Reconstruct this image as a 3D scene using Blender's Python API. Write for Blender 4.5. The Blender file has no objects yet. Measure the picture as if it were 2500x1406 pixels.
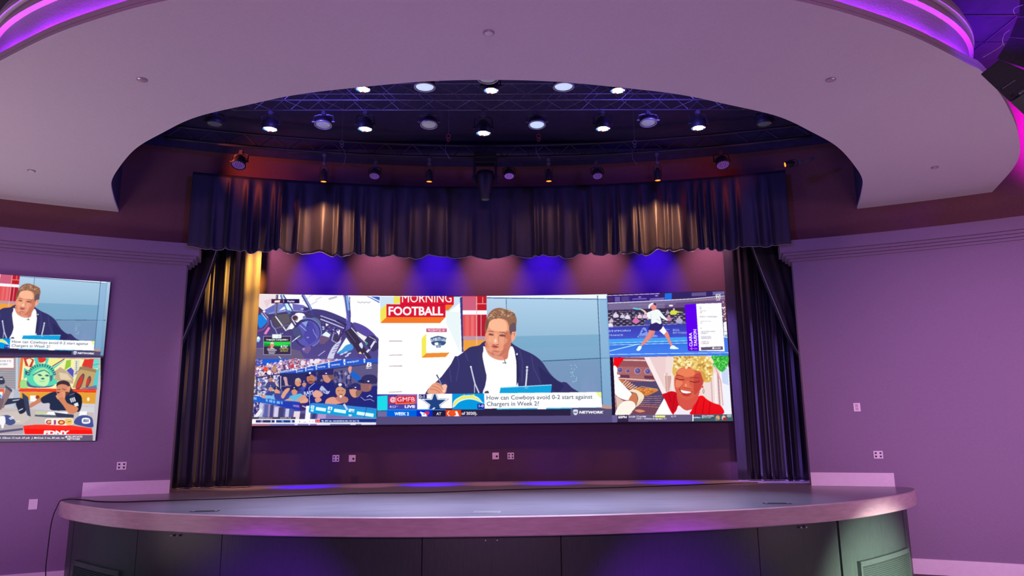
import bpy, math, random
import numpy as np
# ---------------------------------------------------------------- drawing of the pictures the screens show
_glyph = {}
def glyph_tris(s, bold):
    k = (s, bold)
    if k in _glyph: return _glyph[k]
    cu = bpy.data.curves.new('lettering', 'FONT'); cu.body = s; cu.size = 1.0; cu.offset = bold; cu.resolution_u = 3
    ob = bpy.data.objects.new('lettering', cu); bpy.context.scene.collection.objects.link(ob)
    dg = bpy.context.evaluated_depsgraph_get()
    me = bpy.data.meshes.new_from_object(ob.evaluated_get(dg)); me.calc_loop_triangles()
    v = np.array([x.co[:2] for x in me.vertices], float).reshape(-1, 2)
    t = np.array([x.vertices[:] for x in me.loop_triangles], int).reshape(-1, 3)
    bpy.data.objects.remove(ob); bpy.data.curves.remove(cu); bpy.data.meshes.remove(me)
    _glyph[k] = (v, t); return _glyph[k]
class Canvas:
    def __init__(s, x0, y0, x1, y1, ss=2, bg=(20, 20, 30)):
        s.x0, s.y0, s.ss = x0, y0, ss
        s.W, s.H = int((x1-x0)*ss), int((y1-y0)*ss)
        s.a = np.zeros((s.H, s.W, 3), np.float32); s.a[:] = bg; s.T = lambda p: p
        s.clip = None; s.cmask = None
    def crop(s, ox, oy, sc): s.T = lambda p: p/sc + np.array([ox, oy]); return s
    def homog(s, src, dst):
        A = []; b = []
        for (x, y), (u, v) in zip(src, dst):
            A.append([x, y, 1, 0, 0, 0, -u*x, -u*y]); b.append(u); A.append([0, 0, 0, x, y, 1, -v*x, -v*y]); b.append(v)
        h = np.append(np.linalg.solve(np.array(A, float), np.array(b, float)), 1).reshape(3, 3)
        def T(p):
            q = np.c_[p, np.ones(len(p))] @ h.T; return q[:, :2]/q[:, 2:]
        s.T = T; return s
    def _px(s, pts): return (s.T(np.array(pts, float).reshape(-1, 2)) - np.array([s.x0, s.y0]))*s.ss
    def _fill(s, P, col, al=1., col2=None):
        x0 = max(int(P[:, 0].min()), 0); x1 = min(int(P[:, 0].max())+2, s.W); y0 = max(int(P[:, 1].min()), 0); y1 = min(int(P[:, 1].max())+2, s.H)
        if s.clip:
            cx0, cy0, cx1, cy1 = [int(round(c)) for c in s.clip]; x0 = max(x0, cx0); x1 = min(x1, cx1); y0 = max(y0, cy0); y1 = min(y1, cy1)
        if x1 <= x0 or y1 <= y0: return
        X = np.arange(x0, x1)+.5; Y = np.arange(y0, y1)+.5
        m = np.zeros((len(Y), len(X)), bool)
        for i in range(len(P)):
            ax, ay = P[i]; bx, by = P[(i+1) % len(P)]
            if ay == by: continue
            lo, hi = (ay, by) if ay < by else (by, ay)
            r = np.nonzero((Y >= lo) & (Y < hi))[0]
            if len(r) == 0: continue
            xc = ax+(Y[r]-ay)*(bx-ax)/(by-ay)
            m[r] ^= X[None, :] > xc[:, None]
        if s.cmask is not None: m &= s.cmask[y0:y1, x0:x1]
        sub = s.a[y0:y1, x0:x1]
        if col2 is None: c = np.array(col, np.float32); sub[m] = sub[m]*(1-al)+c*al
        else:
            t = ((Y-P[:, 1].min())/max(1e-6, (P[:, 1].max()-P[:, 1].min())))[:, None, None]
            c = (np.array(col)*(1-t)+np.array(col2)*t)*np.ones((1, len(X), 1)); sub[m] = sub[m]*(1-al)+c[m]*al
    def setmask(s, pts):   # clip polygon in photo pixels
        s.cmask = None
        if pts is None: return
        keep = s.a; T = s.T; s.a = np.zeros((s.H, s.W, 3), np.float32); s.T = lambda p: p; s.poly(pts, (1, 1, 1)); s.cmask = s.a[..., 0] > .5; s.a = keep; s.T = T
    def setclip(s, x0, y0, x1, y1): s.clip = ((x0-s.x0)*s.ss, (y0-s.y0)*s.ss, (x1-s.x0)*s.ss, (y1-s.y0)*s.ss)
    def poly(s, pts, col, al=1., col2=None): s._fill(s._px(pts), col, al, col2)
    def rect(s, x0, y0, x1, y1, col, al=1., col2=None): s.poly([x0, y0, x1, y0, x1, y1, x0, y1], col, al, col2)
    def smooth(s, pts, col, al=1., col2=None):
        p = np.array(pts, float).reshape(-1, 2); n = len(p); o = []
        for i in range(n):
            a, b, c, d = p[i-1], p[i], p[(i+1) % n], p[(i+2) % n]
            for t in (0, .25, .5, .75):
                o.append(.5*((2*b)+(-a+c)*t+(2*a-5*b+4*c-d)*t*t+(-a+3*b-3*c+d)*t**3))
        s.poly(np.array(o), col, al, col2)
    def ell(s, cx, cy, rx, ry, col, al=1., rot=0):
        t = np.linspace(0, 2*math.pi, 25)[:-1]; c, n = math.cos(rot), math.sin(rot); x = rx*np.cos(t); y = ry*np.sin(t)
        s.poly(np.c_[cx+x*c-y*n, cy+x*n+y*c], col, al)
    def line(s, pts, w, col, al=1.):
        p = np.array(pts, float).reshape(-1, 2)
        for a, b in zip(p[:-1], p[1:]):
            d = b-a; L = math.hypot(*d)
            if L < 1e-6: continue
            n = np.array([-d[1], d[0]])/L*w/2; e = d/L*w*.15
            s.poly([a-n-e, b-n+e, b+n+e, a+n-e], col, al)
    def txt(s, t, x, y, h, col, w=None, bold=0.02, skew=0., rot=0., al=1.):
        v, tr = glyph_tris(t, bold)
        if len(tr) == 0: return
        sc = h/.69; p = v*sc; sx = 1.
        if w: sx = w/max(1e-6, p[:, 0].max()-p[:, 0].min())
        X = (p[:, 0]-p[:, 0].min())*sx+p[:, 1]*skew; Y = -p[:, 1]
        c, n = math.cos(rot), math.sin(rot)
        P = s._px(np.c_[x+X*c-Y*n, y+X*n+Y*c])
        for q in tr: s._fill(P[q], col, al)
    def out(s):
        return s.a
CR = dict(A=(610, 700, 7.353), B=(610, 860, 7.353), C=(910, 700, 4.134), D=(1000, 700, 4.135), E=(1460, 700, 7.353), F=(1460, 860, 6.944), G=(0, 660, 6.389), H=(0, 860, 6.114))
W = (252, 252, 255)
def draw_cockpit(c):
    R = random.Random(3)
    c.crop(*CR['A'])
    c.poly([60, 60, 2360, 100, 2330, 1320, 60, 1310], (250, 250, 255))
    c.poly([150, 130, 520, 150, 480, 330, 260, 420, 150, 350], (238, 222, 228))
    c.poly([250, 250, 420, 200, 300, 380], (225, 190, 200), .6)
    for (x, y) in ((1060, 180), (1180, 240), (940, 260), (1100, 320)): c.line([x, y, x+110, y-60], 14, (205, 205, 220))
    c.line([1420, 220, 1560, 180], 34, (190, 190, 205))
    # bodywork mass
    c.smooth([95, 480, 250, 460, 420, 470, 640, 430, 760, 420, 960, 460, 1130, 400, 1400, 450, 1750, 600, 2000, 740, 2200, 860, 2320, 960, 2310, 1320, 90, 1320], (68, 58, 108), 1, (88, 76, 148))
    c.poly([150, 350, 250, 430, 150, 500], (95, 60, 90))
    c.poly([260, 420, 470, 300, 640, 310, 620, 440, 320, 500], (120, 130, 205))
    c.poly([270, 420, 450, 320, 440, 440, 300, 490], (100, 110, 190))
    c.poly([760, 300, 960, 330, 1080, 400, 980, 470, 780, 420], (110, 105, 185))
    c.ell(1000, 400, 70, 30, (60, 50, 110)); c.ell(940, 400, 30, 14, (190, 190, 230))
    c.smooth([1120, 400, 1330, 420, 1560, 500, 1760, 600, 1740, 660, 1500, 560, 1260, 500, 1130, 450], (70, 62, 125))
    c.poly([2100, 170, 2340, 180, 2340, 300], (60, 90, 190)); c.line([2130, 165, 2340, 265], 22, (220, 235, 255))
    # blue left mirror panel
    c.smooth([150, 520, 210, 500, 290, 560, 315, 620, 240, 710, 180, 740, 140, 640], (35, 130, 225))
    c.line([220, 470, 330, 580, 330, 660, 250, 760, 130, 800], 26, (130, 80, 150)); c.line([205, 470, 300, 590], 12, (210, 240, 240)); c.line([240, 450, 330, 560], 8, (230, 240, 250))
    c.poly([250, 840, 330, 720, 370, 740, 290, 860], (235, 130, 195))
    c.smooth([120, 930, 150, 890, 190, 930, 160, 990, 120, 980], (150, 210, 250)); c.ell(150, 920, 22, 26, W)
    c.poly([95, 1100, 600, 1080, 900, 1150, 1000, 1320, 95, 1320], (104, 92, 128))
    c.line([100, 1110, 420, 1100], 6, (150, 130, 170))
    # door panel & net
    c.poly([380, 560, 480, 500, 700, 480, 760, 620, 700, 760, 480, 760], (82, 74, 90)); c.poly([500, 510, 690, 480, 720, 640, 560, 700], (96, 88, 100))
    c.line([330, 500, 700, 440, 980, 460, 1150, 510], 30, (70, 66, 122)); c.line([340, 486, 700, 430, 960, 440], 8, (190, 195, 240))
    c.line([460, 530, 650, 790], 20, (235, 235, 245)); c.line([370, 600, 400, 700, 460, 770, 490, 850], 16, (150, 160, 205)); c.line([460, 750, 700, 680], 14, (120, 105, 190))
    # roll bars
    c.line([490, 150, 465, 500], 44, (96, 84, 120)); c.line([478, 150, 455, 500], 10, (150, 150, 190))
    c.line([560, 150, 640, 400, 720, 480], 40, (88, 120, 190)); c.line([600, 150, 770, 430], 26, (75, 90, 160)); c.line([575, 150, 680, 420], 12, (200, 225, 245)); c.line([640, 290, 740, 440], 16, (160, 240, 245))
    c.poly([520, 430, 620, 350, 640, 400], W)
    c.line([950, 150, 1060, 340, 1140, 510], 54, (70, 64, 140)); c.line([960, 150, 1075, 350, 1100, 420], 14, (150, 200, 240))
    c.line([1720, 160, 1770, 460, 1765, 780], 84, (92, 86, 170)); c.line([1740, 160, 1775, 420], 34, (120, 175, 225)); c.line([1690, 180, 1745, 600], 10, (205, 220, 245)); c.line([1790, 180, 1800, 640], 12, (60, 50, 130))
    # steering wheel
    c.smooth([820, 480, 960, 480, 990, 560, 870, 640, 810, 600], W); c.line([880, 620, 960, 560], 24, W)
    c.ell(810, 560, 62, 56, (200, 200, 215)); c.ell(812, 562, 50, 46, (80, 55, 75)); c.ell(840, 590, 18, 20, (160, 100, 110)); c.line([760, 580, 830, 690], 14, W)
    c.ell(1150, 700, 130, 150, (95, 110, 150)); c.ell(980, 550, 32, 30, (130, 130, 170))
    c.ell(1030, 830, 250, 265, (62, 55, 108)); c.ell(1040, 840, 215, 235, (92, 88, 180)); c.smooth([780, 760, 870, 720, 920, 800, 960, 900, 900, 950, 790, 880], (78, 80, 130))
    c.poly([1040, 620, 1120, 640, 1180, 760, 1190, 960, 1060, 1040, 960, 900], (78, 72, 165)); c.line([950, 610, 1040, 700], 30, (60, 55, 110)); c.poly([930, 640, 1040, 615, 1010, 720], (140, 165, 220)); c.line([900, 690, 1010, 790], 12, (170, 185, 235))
    t = np.linspace(-1.9, 1.2, 20); c.line(np.c_[1035+248*np.cos(t), 825+258*np.sin(t)], 22, (118, 125, 200)); c.line([1130, 760, 1160, 840, 1210, 910], 8, (175, 180, 240))
    c.line([760, 985, 830, 930, 900, 880], 14, (225, 228, 245)); c.ell(830, 930, 30, 10, W, 1, -.6); c.ell(1040, 910, 25, 12, (150, 150, 220))
    c.poly([640, 790, 700, 700, 750, 640, 790, 700, 700, 770], (210, 215, 235)); c.poly([700, 760, 750, 650, 800, 720, 760, 760], W)
    c.smooth([940, 1140, 980, 1080, 1100, 1080, 1060, 1180, 1020, 1200], (115, 90, 150)); c.ell(965, 1120, 24, 20, (160, 150, 210))
    c.poly([1250, 900, 1400, 820, 1440, 930, 1330, 1030, 1250, 1020], (112, 86, 125))
    c.poly([1290, 870, 1370, 800, 1450, 860, 1420, 910], (225, 245, 245))
    # dash
    c.line([1270, 520, 1520, 610, 1730, 700], 18, (190, 190, 235)); c.line([1270, 580, 1480, 660, 1700, 750], 20, (200, 200, 240)); c.line([1300, 545, 1560, 650], 12, (50, 40, 95)); c.line([1560, 600, 1730, 690], 40, (55, 45, 100))
    for i in range(46):
        x = R.uniform(1280, 1680); y = 620+(x-1280)*.42+R.uniform(0, 150); c.ell(x, y, R.uniform(6, 22), R.uniform(4, 12), R.choice([(50, 45, 110), (230, 235, 250), (140, 130, 215), (90, 90, 190), (40, 35, 80)]), 1, R.uniform(-1, 1))
    c.poly([1360, 660, 1420, 680, 1370, 710], W); c.poly([1550, 790, 1620, 800, 1600, 870], W); c.line([1500, 850, 1470, 960, 1540, 1000, 1610, 990, 1650, 850], 12, (190, 190, 235)); c.poly([1510, 850, 1580, 860, 1600, 950, 1520, 990], (66, 62, 84))
    # right frame tube with strap
    c.line([1720, 720, 1400, 1320], 26, (70, 40, 110)); c.line([1770, 790, 2110, 1300], 150, (58, 48, 78)); c.line([1810, 720, 1960, 880, 2240, 960], 30, (75, 60, 120)); c.line([1820, 735, 1950, 880, 2080, 1000], 12, W)
    c.smooth([1640, 960, 1590, 1080, 1520, 1220, 1490, 1310, 1390, 1300, 1440, 1160, 1500, 1060, 1580, 990], (205, 208, 235))
    for k in range(4): c.line([1470+k*28, 1190-k*50, 1560+k*25, 1160-k*48], 14, (130, 120, 175))
    c.poly([1730, 910, 1830, 1060, 1640, 1190, 1560, 1190], (245, 250, 240)); c.smooth([1830, 1030, 1850, 1120, 1700, 1180, 1560, 1200, 1650, 1130, 1730, 1050], (70, 150, 220))
    c.poly([1910, 810, 2000, 800, 2110, 900, 2050, 970, 1960, 880], (240, 240, 228)); c.smooth([1860, 640, 2080, 720, 2260, 880, 2280, 960, 2100, 900, 1920, 790], (90, 75, 160))
    c.smooth([2100, 900, 2230, 880, 2290, 980, 2310, 1100, 2200, 1160, 2110, 1060], (62, 52, 100)); c.ell(2095, 1020, 22, 24, (70, 170, 130)); c.line([2240, 980, 2150, 1120, 2100, 1170], 36, (225, 225, 250)); c.ell(2150, 1100, 20, 26, (60, 50, 90)); c.line([2140, 890, 2250, 950, 2270, 1000], 8, W)
    c.smooth([1960, 1040, 2000, 1000, 2030, 1060, 2010, 1110], (225, 225, 245)); c.line([1970, 1180, 2070, 1310], 40, (240, 225, 150)); c.line([2040, 1190, 2110, 1300], 10, W)
    c.line([1230, 1240, 1280, 1200, 1350, 1150], 10, (220, 215, 245)); c.line([520, 1250, 570, 1300], 12, W)
    for (x, y) in ((1650, 1210), (1720, 1180), (1780, 1200), (1740, 1240)): c.ell(x, y, 40, 14, (200, 215, 245), 1, -.4)
    c.line([1750, 800, 1900, 1000], 10, (100, 90, 130)); c.poly([1910, 1200, 2060, 1210, 2100, 1310, 1980, 1310], (86, 66, 145))
    # captions
    c.rect(385, 220, 890, 296, (42, 28, 92)); c.rect(385, 220, 600, 290, (78, 32, 70)); c.rect(604, 232, 610, 284, W)
    c.txt('Replay', 672, 276, 32, W, 130, .03, .2); c.poly([435, 282, 460, 242, 545, 240, 535, 286], (235, 200, 175)); c.txt('ESPN', 440, 278, 28, W, 92, .03, .2)
    [c.ell(1940+k*24, 275+(k%3)*6, 9, 10, (165, 165, 160)) for k in range(10)]
    c.rect(243, 885, 738, 1222, (190, 182, 215)); c.rect(250, 895, 730, 1214, (58, 46, 76)); c.rect(250, 985, 728, 1075, (30, 190, 60), 1, (24, 120, 70)); c.poly([250, 985, 728, 985, 728, 1030, 500, 1060, 250, 1000], (45, 215, 70))
    c.poly([300, 1120, 380, 1070, 460, 1120], (200, 190, 200)); c.ell(400, 1045, 36, 42, (225, 150, 120)); c.ell(400, 1010, 30, 14, (240, 240, 240)); c.ell(350, 1085, 26, 26, (150, 60, 60))
    c.rect(400, 852, 568, 925, (235, 245, 248)); c.txt('x2', 500, 902, 22, (120, 190, 190))
    c.txt('Freestyle Competition', 298, 962, 28, W, 385, .035); c.txt('8.727', 552, 1092, 40, W, 128, .04)
    c.txt('CURRENTLY', 536, 1124, 20, (240, 240, 90), 158, .03); c.txt('5th PLACE', 545, 1160, 20, (240, 240, 90), 138, .03); c.txt('GRANT', 540, 850, 20, (200, 215, 215), 58, .01)
    c.line([318, 1138, 478, 1138], 16, (235, 230, 240), .8); c.line([332, 1168, 457, 1168], 14, (225, 220, 235), .8); c.line([342, 1194, 442, 1194], 14, (225, 220, 235), .8)
def person_cap(c, x, y, s, face=-1, cap=(38, 38, 96), skin=(222, 150, 125), shirt=(36, 42, 128)):
    c.smooth([x-1.5*s, y+3*s, x-1.1*s, y+1.3*s, x-.4*s, y+.9*s, x+.5*s, y+.9*s, x+1.3*s, y+1.4*s, x+1.6*s, y+3*s], shirt)
    c.ell(x, y+.15*s, .62*s, .85*s, skin); c.smooth([x-.72*s, y-.1*s, x-.6*s, y-.85*s, x, y-1.1*s, x+.62*s, y-.8*s, x+.74*s, y-.05*s, x, y-.35*s], cap)
    c.smooth([x+face*.5*s, y-.35*s, x+face*1.25*s, y-.15*s, x+face*1.2*s, y, x+face*.4*s, y-.05*s], cap); c.ell(x-.05*s, y-.65*s, .14*s, .14*s, (225, 228, 245))
def draw_dugout(c):
    R = random.Random(5); c.crop(*CR['B'])
    c.rect(20, 110, 2310, 1330, (92, 88, 150))
    c.poly([95, 120, 720, 120, 470, 230, 200, 260, 95, 200], (32, 92, 215))
    c.poly([480, 190, 760, 120, 780, 150, 500, 215], (150, 130, 185)); c.poly([720, 120, 1650, 120, 1480, 190, 400, 330, 90, 260, 450, 220], (182, 150, 188))
    for i in range(900):
        x = R.uniform(70, 1600); y = R.uniform(130, 480)
        if y < 260-(x-90)*.22 or y > 480-(x-90)*.16: continue
        c.ell(x, y, R.uniform(9, 26), R.uniform(9, 26), R.choice([(235, 225, 240), (215, 150, 150), (190, 100, 110), (90, 60, 110), (60, 40, 80), (240, 235, 245), (205, 165, 190), (110, 100, 190), (225, 190, 190), (250, 240, 250)]))
    c.ell(285, 305, 42, 42, (235, 80, 50)); c.ell(345, 360, 40, 36, (245, 240, 250)); c.ell(440, 300, 45, 55, (190, 140, 120)); c.ell(760, 250, 36, 34, (205, 60, 90)); c.ell(950, 190, 42, 46, (235, 220, 235)); c.ell(1200, 160, 50, 42, (240, 225, 235)); c.rect(1085, 120, 1140, 200, (235, 230, 245))
    for i in range(120): c.ell(R.uniform(80, 220), R.uniform(130, 210), 10, 8, R.choice([(60, 60, 140), (200, 170, 200), (120, 110, 190)]))
    # lower left stands
    c.poly([60, 460, 500, 390, 560, 1180, 40, 1200], (160, 140, 180))
    for i in range(260):
        c.ell(R.uniform(60, 520), R.uniform(430, 780), R.uniform(12, 32), R.uniform(12, 34), R.choice([(235, 215, 225), (215, 150, 130), (80, 80, 160), (60, 60, 130), (240, 235, 245), (120, 90, 120), (190, 210, 150), (100, 110, 190), (170, 190, 235)]))
    for i in range(90): c.ell(R.uniform(45, 230), R.uniform(900, 1180), R.uniform(10, 26), R.uniform(14, 40), R.choice([(70, 60, 120), (215, 205, 230), (110, 100, 170), (40, 40, 90)]))
    # dugout shade and banner
    c.poly([540, 380, 840, 370, 2310, 180, 2310, 1000, 900, 1000, 700, 900, 540, 600], (46, 44, 98)); c.poly([1500, 300, 2310, 190, 2310, 640, 1800, 600, 1500, 560], (96, 88, 132))
    for i in range(70): c.ell(R.uniform(1180, 1820), R.uniform(340, 640), R.uniform(12, 30), R.uniform(20, 50), R.choice([(70, 66, 120), (120, 115, 170), (56, 52, 110), (150, 150, 195)]))
    c.poly([530, 350, 840, 320, 1640, 130, 2310, 118, 2310, 180, 1700, 245, 840, 380, 540, 395], (38, 88, 205)); c.line([500, 352, 840, 300, 1640, 130], 12, (215, 220, 245)); c.line([130, 450, 540, 385, 840, 378], 14, (50, 44, 100))
    for (x, y, h, w) in ((530, 372, 30, 270), (860, 350, 40, 95), (1030, 322, 44, 110), (1222, 280, 50, 135), (1460, 245, 56, 160), (1745, 195, 60, 215)):
        c.txt('revexcap.com' if w > 200 else 'revexcap', x, y, h*.62, (220, 230, 250), w, .03, 0, -.14)
    for (x, y, h) in ((830, 340, 34), (992, 312, 40), (1180, 278, 44), (1405, 240, 50), (1680, 185, 58), (2040, 150, 50)): c.poly([x, y-h, x+h*.6, y-h*1.1, x+h*.6, y+h*.7, x+h*.2, y+h*.8, x, y], (232, 236, 250)); c.ell(x+h*.3, y-h*.1, h*.12, h*.2, (38, 88, 205))
    c.line([525, 430, 540, 650], 24, (50, 46, 92)); c.line([555, 430, 552, 650], 12, (225, 228, 245)); c.line([125, 470, 125, 760], 20, (66, 60, 120)); c.line([125, 460, 540, 390], 14, (66, 60, 120)); c.smooth([600, 450, 660, 450, 680, 560, 700, 605, 640, 600, 620, 520], (205, 160, 165)); c.line([560, 610, 740, 600], 14, (120, 115, 160))
    # back row fans with caps
    person_cap(c, 375, 470, 60, -1, (60, 52, 90), (190, 130, 120), (80, 70, 120)); person_cap(c, 375, 640, 62, 1, (44, 70, 150), (215, 150, 130), (60, 70, 150))
    person_cap(c, 480, 680, 66, 1, (44, 44, 88), (222, 155, 135), (120, 180, 230)); c.smooth([440, 740, 560, 760, 540, 860, 460, 850], (80, 66, 140))
    c.ell(865, 540, 58, 74, (215, 150, 120)); c.smooth([815, 520, 830, 470, 890, 465, 925, 520, 900, 500], (205, 175, 165))
    person_cap(c, 975, 560, 62, -1, (40, 40, 120), (205, 140, 125), (70, 80, 180))
    # raised arm back right
    c.smooth([1765, 290, 1790, 250, 1830, 265, 1820, 340, 1850, 380, 1800, 390, 1775, 350], (222, 160, 150)); c.smooth([1800, 380, 1870, 345, 1990, 460, 1960, 530, 1900, 500, 1840, 440], (30, 100, 205))
    # two standing players
    c.smooth([960, 1000, 970, 700, 1040, 610, 1150, 550, 1240, 570, 1300, 700, 1230, 1000], (34, 38, 130)); c.ell(1095, 475, 76, 88, (190, 120, 100)); c.smooth([1010, 430, 1040, 350, 1110, 340, 1175, 365, 1185, 440, 1100, 400], (44, 42, 110)); c.smooth([1000, 410, 1060, 390, 1080, 425, 1010, 430], (30, 28, 80)); c.ell(1078, 372, 20, 18, W); c.ell(1085, 520, 30, 14, (130, 70, 65)); c.line([1060, 470, 1075, 470], 8, (80, 40, 40)); c.line([1105, 468, 1125, 468], 8, (80, 40, 40)); c.ell(1100, 530, 60, 22, (120, 72, 66), .6)
    c.line([1165, 550, 1060, 640, 1075, 950], 9, (200, 205, 240)); c.txt('RAYS', 975, 770, 62, (215, 225, 250), 175, .03, 0, -.15); c.line([1000, 770, 1060, 790, 1120, 740], 8, (150, 200, 245))
    c.smooth([1240, 620, 1300, 550, 1440, 530, 1520, 580, 1530, 800, 1440, 920, 1230, 900], (36, 38, 118)); c.smooth([1300, 410, 1330, 400, 1430, 410, 1450, 500, 1400, 550, 1330, 510], (205, 140, 125)); c.smooth([1400, 400, 1490, 400, 1510, 450, 1480, 500, 1420, 450], (128, 90, 85)); c.smooth([1290, 400, 1310, 340, 1390, 305, 1470, 330, 1490, 400, 1400, 405], (48, 44, 112)); c.smooth([1240, 385, 1310, 370, 1330, 400, 1250, 398], (40, 36, 100)); c.ell(1370, 378, 16, 10, W)
    c.smooth([1250, 680, 1290, 600, 1350, 650, 1400, 700, 1440, 690, 1400, 750, 1300, 720], (205, 215, 245), .85); c.txt('RAYS', 1255, 720, 40, (36, 38, 118), 110, .02, 0, .1)
    c.smooth([1130, 740, 1180, 680, 1260, 700, 1310, 760, 1240, 810, 1150, 800], (225, 165, 150)); c.smooth([1170, 830, 1240, 800, 1290, 860, 1220, 900, 1180, 890], (220, 155, 140))
    # leaning row left
    c.smooth([430, 800, 560, 740, 700, 700, 900, 640, 960, 740, 740, 880, 560, 870], (60, 70, 160)); person_cap(c, 800, 690, 84, 1, (42, 40, 90), (215, 145, 120), (90, 170, 215)); c.smooth([690, 880, 740, 800, 900, 740, 960, 800, 830, 860, 740, 900], (100, 185, 225)); c.smooth([600, 880, 700, 830, 780, 870, 700, 930, 620, 920], (225, 160, 140)); c.smooth([560, 790, 620, 680, 680, 640, 720, 660, 650, 760, 600, 830], (222, 160, 140)); c.smooth([780, 900, 880, 820, 980, 760, 1030, 850, 980, 900, 860, 880], (215, 155, 135)); c.smooth([205, 790, 260, 770, 400, 780, 440, 820, 300, 830], (120, 190, 235)); c.smooth([200, 800, 240, 760, 290, 790, 240, 830], (220, 160, 140))
    # right trio
    c.smooth([1340, 900, 1400, 800, 1560, 760, 1800, 780, 1850, 900, 1600, 960, 1380, 940], (44, 40, 104)); c.ell(1630, 700, 92, 105, (212, 150, 120)); c.smooth([1530, 650, 1540, 570, 1620, 540, 1700, 570, 1715, 660, 1620, 610], (44, 44, 110)); c.ell(1620, 580, 34, 26, (230, 235, 250)); c.line([1580, 690, 1610, 688], 8, (80, 40, 40)); c.line([1650, 688, 1680, 690], 8, (80, 40, 40)); c.ell(1635, 755, 30, 10, (150, 70, 70))
    c.smooth([1350, 930, 1380, 840, 1500, 800, 1620, 860, 1700, 900, 1560, 930, 1420, 950], (225, 155, 135)); c.smooth([1540, 830, 1620, 770, 1760, 820, 1740, 900, 1620, 900], (190, 125, 115)); c.ell(1632, 790, 22, 26, (235, 225, 235))
    c.smooth([1790, 650, 1860, 640, 1960, 680, 1940, 790, 1860, 810, 1800, 740], (215, 150, 130)); c.smooth([1920, 680, 2000, 660, 2010, 790, 1950, 850, 1900, 760], (140, 100, 95)); c.smooth([1790, 640, 1830, 570, 1920, 550, 1990, 600, 1985, 680, 1880, 660], (48, 46, 110)); c.smooth([1720, 645, 1800, 625, 1840, 660, 1760, 660], (40, 38, 96)); c.ell(1895, 630, 16, 10, W)
    c.smooth([1740, 900, 1950, 800, 2010, 720, 2140, 640, 2300, 620, 2300, 980, 2000, 980, 1760, 930], (38, 40, 122)); c.smooth([1995, 560, 2080, 540, 2180, 560, 2170, 680, 2080, 710, 2000, 680], (150, 100, 105)); c.smooth([1990, 540, 2030, 430, 2140, 400, 2250, 420, 2290, 500, 2270, 560, 2100, 560], (52, 48, 100)); c.smooth([1940, 515, 2020, 490, 2060, 550, 1960, 540], (42, 40, 88)); c.ell(2128, 520, 20, 12, W); c.line([1990, 800, 2060, 860, 2160, 840, 2230, 880], 8, (200, 205, 240)); c.line([2100, 800, 2150, 770, 2200, 800], 12, (230, 235, 250)); c.ell(2150, 620, 22, 34, (170, 110, 100))
    # padded rail
    c.smooth([50, 790, 180, 790, 260, 830, 560, 860, 900, 900, 920, 1040, 760, 1030, 450, 950, 190, 900, 50, 880], (35, 95, 205)); c.poly([560, 880, 930, 900, 900, 1050, 700, 1010, 480, 950], (38, 60, 175))
    for (x, y, w) in ((60, 800, 60), (285, 835, 34), (345, 850, 60), (420, 862, 34), (480, 875, 62), (560, 880, 30)): c.poly([x, y, x+w, y+8, x+w, y+56, x, y+44], (150, 200, 245), .8)
    c.poly([770, 940, 880, 950, 890, 990, 780, 975], (150, 110, 210)); c.poly([890, 900, 1010, 890, 1000, 1040, 900, 1050], (60, 40, 110)); c.line([940, 960, 1030, 1000, 1030, 1200], 18, (190, 195, 230)); c.smooth([900, 910, 950, 850, 1040, 830, 1030, 900], (228, 165, 140))
    for (a, b, w, col) in ((210, 920, 70, (190, 195, 230)), (300, 930, 70, (90, 100, 170)), (400, 940, 60, (70, 70, 130)), (480, 980, 70, (210, 205, 235)), (570, 990, 90, (66, 66, 116)), (680, 1010, 70, (200, 200, 235)), (740, 1010, 60, (84, 92, 160)), (850, 1060, 110, (235, 215, 225)), (950, 1100, 90, (70, 60, 110)), (1055, 960, 90, (245, 243, 252)), (1160, 1100, 60, (60, 56, 130)), (1300, 1100, 150, (220, 200, 225))): c.poly([a-w/2, b, a+w/2, b, a+w/2-20, 1200, a-w/2-20, 1200], col)
    c.poly([60, 1170, 190, 1000, 230, 1050, 130, 1180], (238, 232, 245))
    c.smooth([1060, 1060, 1090, 930, 1160, 910, 1500, 930, 1900, 970, 2290, 1020, 2290, 1170, 2000, 1190, 1500, 1130, 1120, 1090], (10, 150, 225), 1, (20, 165, 215)); c.poly([1100, 920, 1500, 930, 2290, 1020, 2290, 1060, 1700, 1000, 1110, 960], (60, 130, 215))
    for (x, y, w) in ((1100, 950, 60), (1190, 980, 180), (1405, 970, 80), (1515, 1010, 215), (1780, 1010, 100), (1925, 1060, 300)): c.poly([x, y, x+w, y+w*.14, x+w-10, y+w*.14+60, x-10, y+58], (225, 250, 255))
    for (x, y) in ((1095, 1020), (1395, 1045), (1775, 1110)): c.poly([x, y, x+60, y+10, x+40, y+50, x-5, y+36], (205, 240, 250))
    c.txt('R', 1430, 1030, 40, (30, 120, 190), 28, .02, 0, .1); c.txt('REX', 1810, 1090, 46, (30, 120, 190), 60, .02, 0, .1); c.txt('12', 1110, 1000, 34, (30, 120, 190), 30, .02); c.line([2095, 990, 2050, 1180], 9, (40, 60, 150)); c.line([1690, 930, 1750, 1030], 36, (200, 215, 245)); c.poly([1210, 1100, 2290, 1180, 2290, 1200, 1210, 1200], (150, 120, 190), .6)
    # score strip
    c.rect(30, 1160, 820, 1200, (72, 62, 88)); c.txt('4 LOWE/LANE 2-2', 160, 1190, 22, W, 240, .02); c.txt('WACHA  P 30', 540, 1190, 22, W, 200, .02)
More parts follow.
